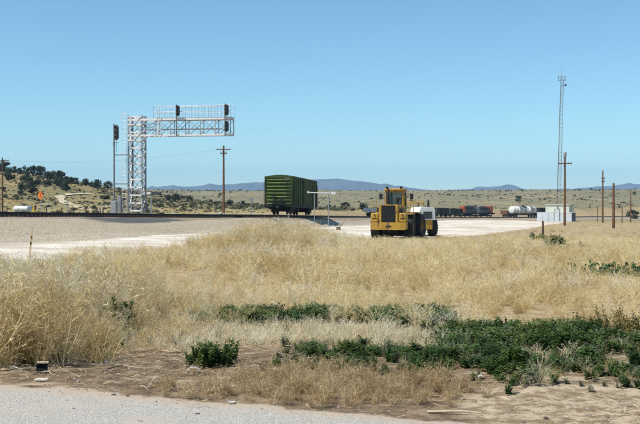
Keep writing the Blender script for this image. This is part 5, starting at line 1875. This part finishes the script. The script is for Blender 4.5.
def bent_piece(name, x, y, pts, wd, m, label, cat, dz=.012):
    """a strip of paper, plastic or wood folded along its length"""
    z = gz(x, y)
    V, F = [], []
    th = max(.003, wd * .07)
    for (px, py, pz) in pts:
        V += [(px, py - wd / 2, pz), (px, py + wd / 2, pz + wd * .1), (px, py + wd / 2, pz + wd * .1 + th), (px, py - wd / 2, pz + th)]
    for i in range(len(pts) - 1):
        for j in range(4): F.append((i * 4 + j, i * 4 + (j + 1) % 4, (i + 1) * 4 + (j + 1) % 4, (i + 1) * 4 + j))
    F += [(0, 1, 2, 3), tuple(len(V) - 4 + q for q in (3, 2, 1, 0))]
    o = MB().add(V, F).build(name, m, None, (x, y, z + dz))
    tag(o, label, cat)
    return o
bent_piece('paper_scrap', -2.52, 9.02, [(-.06, 0, .004), (-.02, .005, .012), (.03, 0, .006), (.06, .004, .014)], .045, M['paper'], 'flat white scrap lying at the road edge below the black box', 'litter')
bent_piece('paper_scrap', -2.07, 9.66, [(-.02, 0, .0), (-.012, 0, .05), (.0, 0, .085), (.012, 0, .03), (.03, 0, .075)], .03, M['paper'], 'upright crumpled white scrap in front of the tall weeds', 'litter', .02)
bent_piece('plastic_bottle_scrap', -1.22, 9.62, [(-.065, 0, .0), (-.03, .0, .03), (.02, 0, .034), (.065, 0, .012)], .055, M['plastic'], 'clear flattened plastic piece beside the green bush', 'litter')
bent_piece('paper_scrap', -.73, 8.12, [(-.03, 0, .03), (-.01, 0, .008), (.02, .01, .004), (.035, .0, .01)], .03, M['paper'], 'small folded white scrap on the road edge below the brown weeds', 'litter')
bent_piece('paper_scrap', -1.12, 8.50, [(-.03, 0, .0), (0, 0, .022), (.03, 0, .006)], .035, M['paper'], 'pale scrap in the soil left of the brown weeds', 'litter')
bent_piece('paper_scrap', -2.98, 9.70, [(-.04, 0, .0), (0, 0, .018), (.04, 0, .004)], .035, M['paper'], 'white scrap beside the stake at the left edge', 'litter')
bent_piece('paper_scrap', 1.47, 9.15, [(-.03, 0, .0), (0, 0, .02), (.03, 0, .006)], .04, M['paper'], 'pale scrap on bare soil under the green weeds at right', 'litter')
bent_piece('plastic_bag', 8.05, 36.0, [(-.07, 0, .24), (-.03, 0, .33), (.0, .02, .29), (.04, 0, .34), (.06, 0, .25)], .09, M['conc'], 'white plastic bag caught in the dry grass of the field', 'litter', .1)

def stick(x, y, L, az, tilt, r_, m, label):
    z = gz(x, y)
    d = Vector((math.cos(az), math.sin(az), math.tan(tilt))) * L / 2
    mb = MB()
    pts = [-d, -d * .4 + Vector((0, 0, .006)), d * .3 + Vector((.004, .0, .012)), d]
    for i in range(3): mb.tube(pts[i], pts[i + 1], r_ * (1 - .15 * i), r_ * (1 - .15 * (i + 1)), 6)
    o = mb.build('stick', m, None, (x, y, z + r_ + abs(d.z) * .9))
    tag(o, label, 'stick')
stick(-1.48, 8.80, .12, R(60), R(38), .0045, M['paper'], 'short pale stick leaning up by the road edge')
stick(1.04, 7.72, .42, R(-12), R(1), .013, M['stick'], 'long pale stick lying on the verge at the bottom right')
stick(-2.0, 9.62, .2, R(15), R(12), .011, M['dark_stick'], 'dark curved stick under the upright white scrap')
stick(.02, 19.0, .9, R(3), R(3), .010, M['stick'], 'pale bent stalk lying across the grass in mid field')
stick(-2.95, 15.6, .34, R(-42), R(26), .010, M['stick'], 'pale broken stalk leaning above the lone dark green shrub')
stick(-3.9, 15.6, .26, R(-60), R(36), .010, M['stick'], 'pale broken stalk leaning in the tall weeds at left')
def rock(x, y, q, m, label):
    o = link('stone', stone(int(abs(x) * 977 + y * 31), m), None, (x, y, gz(x, y) + q * .25))
    o.scale = (q * 1.3, q, q * .8)
    tag(o, label, 'stone')
rock(-1.74, 8.42, .016, M['dark_stone'], 'small dark stone on the road, left one of two near the edge')
rock(-1.62, 8.40, .018, M['dark_stone'], 'small dark stone on the road, right one of two near the edge')
rock(-.95, 7.75, .017, M['dark_stone'], 'dark stone alone on the grey road under the brown weeds')
rock(.52, 8.35, .045, M['dark_stone'], 'dark clod at the foot of the brown weeds')

# ------------------------------------------------------------------ single green plants
def weed_bush(name, x, y, w_, h, n, label, m='green_weed', cat='bush', seed=0):
    z = gz(x, y)
    r = random.Random(900 + seed)
    V, F = [], []
    src = [leafy_weed(950 + seed * 5 + i, M[m]) for i in range(3)]
    for k in range(n):
        me = r.choice(src)
        q = math.sqrt(r.random()); a = r.uniform(0, 6.28)
        px, py = math.cos(a) * q * w_ / 2, math.sin(a) * q * w_ / 2
        s = h * r.uniform(.42, 1.08) * (1 - .5 * q * q)
        rm = Matrix.Rotation(r.uniform(0, 6.28), 3, 'Z')
        dz = gz(x + px, y + py) - z if w_ > 1 else 0
        o = len(V)
        V += [rm @ v.co * s + Vector((px, py, dz - .01)) for v in me.vertices]
        F += [tuple(i + o for i in p.vertices) for p in me.polygons]
    o = link(name, raw_mesh(name, V, F, M[m]), None, (x, y, z))
    tag(o, label, cat)
weed_bush('green_bush', -1.06, 10.05, .58, .31, 26, 'dense dark green weed bush on bare soil right of the tall weeds', seed=1)
weed_bush('green_bush', -2.42, 12.2, .2, .58, 8, 'lone small dark green shrub among the dry weeds at left', seed=2)
weed_bush('green_bush', -.30, 9.75, .30, .16, 12, 'low green weed tuft behind the brown verge weeds', seed=3)
weed_bush('green_bush', .10, 14.0, .72, .36, 26, 'taller green bush standing out of the strip in the middle', seed=4)
weed_bush('green_bush', -1.85, 14.4, .45, .2, 10, 'small faded green weeds left of the green strip', 'green_weed', seed=5)
weed_bush('green_bush', 10.25, 43.5, 1.0, .72, 46, 'dark green bush in the dry field below the white building', seed=6)
weed_bush('green_bush', 11.25, 43.8, 1.1, .5, 22, 'low green bush adjoining the dark one in the dry field', seed=7)
weed_bush('green_bush', 12.6, 58.5, 1.5, .75, 24, 'low green bush by the rust brown post at the yard edge', seed=8)
weed_bush('green_bush', 1.9, 9.55, .32, .27, 12, 'upright green weed at the front of the green patch', seed=9)
weed_bush('green_bush', 1.62, 9.35, .26, .22, 9, 'small dark green weed clump left at the front of the green patch', seed=10)

def gourd_vine(x, y, n, w_, label, seed):
    """sprawling vine with large upright triangular leaves, each leaf a part"""
    z = gz(x, y)
    t = thing('gourd_vine', (x, y, z), 0, label, 'vine', 'leafy vines in the dry field')
    r = random.Random(seed)
    st = MB()
    lm = []
    for k in range(3):
        mb = MB()
        L, W_ = 1.0, .34
        mb.add([(0, 0, 0), (-W_, 0, .18), (-W_ * .62, .05, .6), (0, .0, L), (W_ * .62, .05, .6), (W_, 0, .18), (0, .07, .45)],
               [(0, 1, 6), (1, 2, 6), (2, 3, 6), (3, 4, 6), (4, 5, 6), (5, 0, 6)])
        me = mb.mesh('leaf'); me.materials.append(M['gourd']); lm.append(me)
    pts = []
    for i in range(n):
        q = i / max(1, n - 1)
        px, py = (q - .5) * w_ + r.gauss(0, .06), r.gauss(0, .22)
        h = .27 + r.uniform(-.10, .11)
        pts.append(Vector((px, py, h * .7)))
        o = link('leaf', lm[i % 3], t, (px, py, h))
        s = r.uniform(.07, .125)
        o.scale = (s, s, s); o.rotation_euler = (r.uniform(-1.1, .8), r.uniform(-1.1, 1.1), r.uniform(-3, 3))
        st.tube((px + r.gauss(0, .05), py, h * .45), (px, py, h + .01), .008, .005, 5)
    for a, b in zip(pts[:-1], pts[1:]): st.tube(a * 1, b * 1, .01, None, 5)
    st.build('stem', M['gourd'], t)
gourd_vine(5.9, 22.2, 30, .62, 'sparse leafy vine at the left end of the row in the dry field', 1)
gourd_vine(6.5, 22.1, 64, .58, 'denser leafy vine in the middle of the row in the dry field', 2)
gourd_vine(7.05, 22.0, 48, .42, 'leafy vine at the right edge of the picture in the dry field', 3)

# ------------------------------------------------------------------ junipers on the left hill
def junipers():
    crowns = [crown_mesh(500 + i, M['juniper'], 560, .15, .62, 9, .05) for i in range(6)]
    trunk = MB().tube((0, 0, -.3), (.04, .02, .45), .11, .07, 7).tube((.04, .02, .4), (-.18, .1, .75), .05, .03, 6).tube((.04, .02, .35), (.22, -.05, .7), .05, .03, 6)
    tme = trunk.mesh('trunk'); tme.materials.append(M['bark'])
    r = random.Random(77)
    ORD = ['first', 'second', 'third', 'fourth', 'fifth', 'sixth', 'seventh', 'eighth', 'ninth', 'tenth', 'eleventh', 'twelfth', 'thirteenth', 'fourteenth', 'fifteenth', 'sixteenth', 'seventeenth', 'eighteenth', 'nineteenth', 'twentieth', 'twenty-first', 'twenty-second', 'twenty-third', 'twenty-fourth', 'twenty-fifth', 'twenty-sixth', 'twenty-seventh', 'twenty-eighth', 'twenty-ninth', 'thirtieth', 'thirty-first', 'thirty-second']
    def one(x, y, h, wd, label, group):
        z = gz(x, y)
        t = thing('juniper_tree', (x, y, z - .1), r.uniform(0, 6.28), label, 'tree', group)
        c = link('crown', crowns[r.randrange(6)], t, (0, 0, .1)); c.scale = (h * wd, h * wd, h)
        k = link('trunk', tme, t, (0, 0, .1)); k.scale = (h * .9, h * .9, h * .9)
    # along the brow
    px, nb = 0.5, 0
    while px < 112:
        y = 375 + r.uniform(-14, 16)
        one((px - 320) / 1000 * y, y, r.uniform(2.3, 4.6) * (1.05 if px < 60 else .85), r.uniform(.9, 1.5), 'dark juniper on the brow of the left hill, %s from the left edge' % ORD[nb], 'junipers on the brow of the left hill')
        nb += 1
        px += r.uniform(2.6, 7.5) if px < 75 else r.uniform(4, 12)
    # a denser grove down the slope at the far left
    spots = sorted((r.uniform(2, 66), r.uniform(255, 350)) for k in range(26))
    spots = [q for q in spots if not (q[0] > 40 and q[1] < 300)]
    for k, (px, y) in enumerate(spots):
        one((px - 320) / 1000 * y, y, r.uniform(1.3, 3.4), r.uniform(.85, 1.4), 'juniper on the slope under the left hill brow, %s counting from the left' % ORD[k], 'junipers on the slope of the left hill')
    for k, (px, y, h) in enumerate(((168, 330, 2.6), (176, 340, 3.0), (188, 345, 2.6), (230, 330, 2.2), (243, 310, 2.0))):
        one((px - 320) / 1000 * y, y, h, 1.3, 'round dark bush beyond the tracks under the signal arm, %s counting from the left' % ORD[k], 'bushes on the low rise behind the tracks')
    for px, y, h, lab in ((517, 640, 4.2, 'dark round bush on the tan hillside above the white building'), (633, 420, 4.4, 'dark bush on the tan hillside at the right edge'), (345, 330, 2.6, 'dark green bush beyond the rails right of the boxcar'), (362, 300, 2.6, 'dark green bush beyond the rails left of the yellow loader')):
        one((px - 320) / 1000 * y, y, h, 1.3, lab, None)
junipers()

# pale dirt track climbing the left hill
def hill_path():
    pts = [(-42, 190), (-47.5, 205), (-56, 228), (-66, 255), (-71.5, 275), (-72, 292), (-70, 306)]
    V, F = [], []
    fine = []
    for a, b in zip(pts[:-1], pts[1:]):
        for k in range(8): fine.append((a[0] + (b[0] - a[0]) * k / 8, a[1] + (b[1] - a[1]) * k / 8))
    for i, (x, y) in enumerate(fine):
        wd = .95 + .4 * math.sin(i * .7)
        for q in (-1, -.33, .33, 1):
            xx, yy = x + q * wd, y + q * .7
            V.append((xx, yy, gz(xx, yy) + .22))
    for i in range(len(fine) - 1):
        for j in range(3): F.append((i * 4 + j, i * 4 + j + 1, (i + 1) * 4 + j + 1, (i + 1) * 4 + j))
    g = NT('pale_dirt')
    c = g.mix(g.step(g.noise(.8, 5, .7), .4, .6), (0.36, 0.29, 0.185), (0.50, 0.43, 0.32))
    g.l.new(c, g.b.inputs["Base Color"]); g.b.inputs["Roughness"].default_value = .95
    o = MB().add(V, F).build('hill_path', g.m)
    tag(o, 'pale dirt track climbing the left hill', 'path', kind='structure')
hill_path()
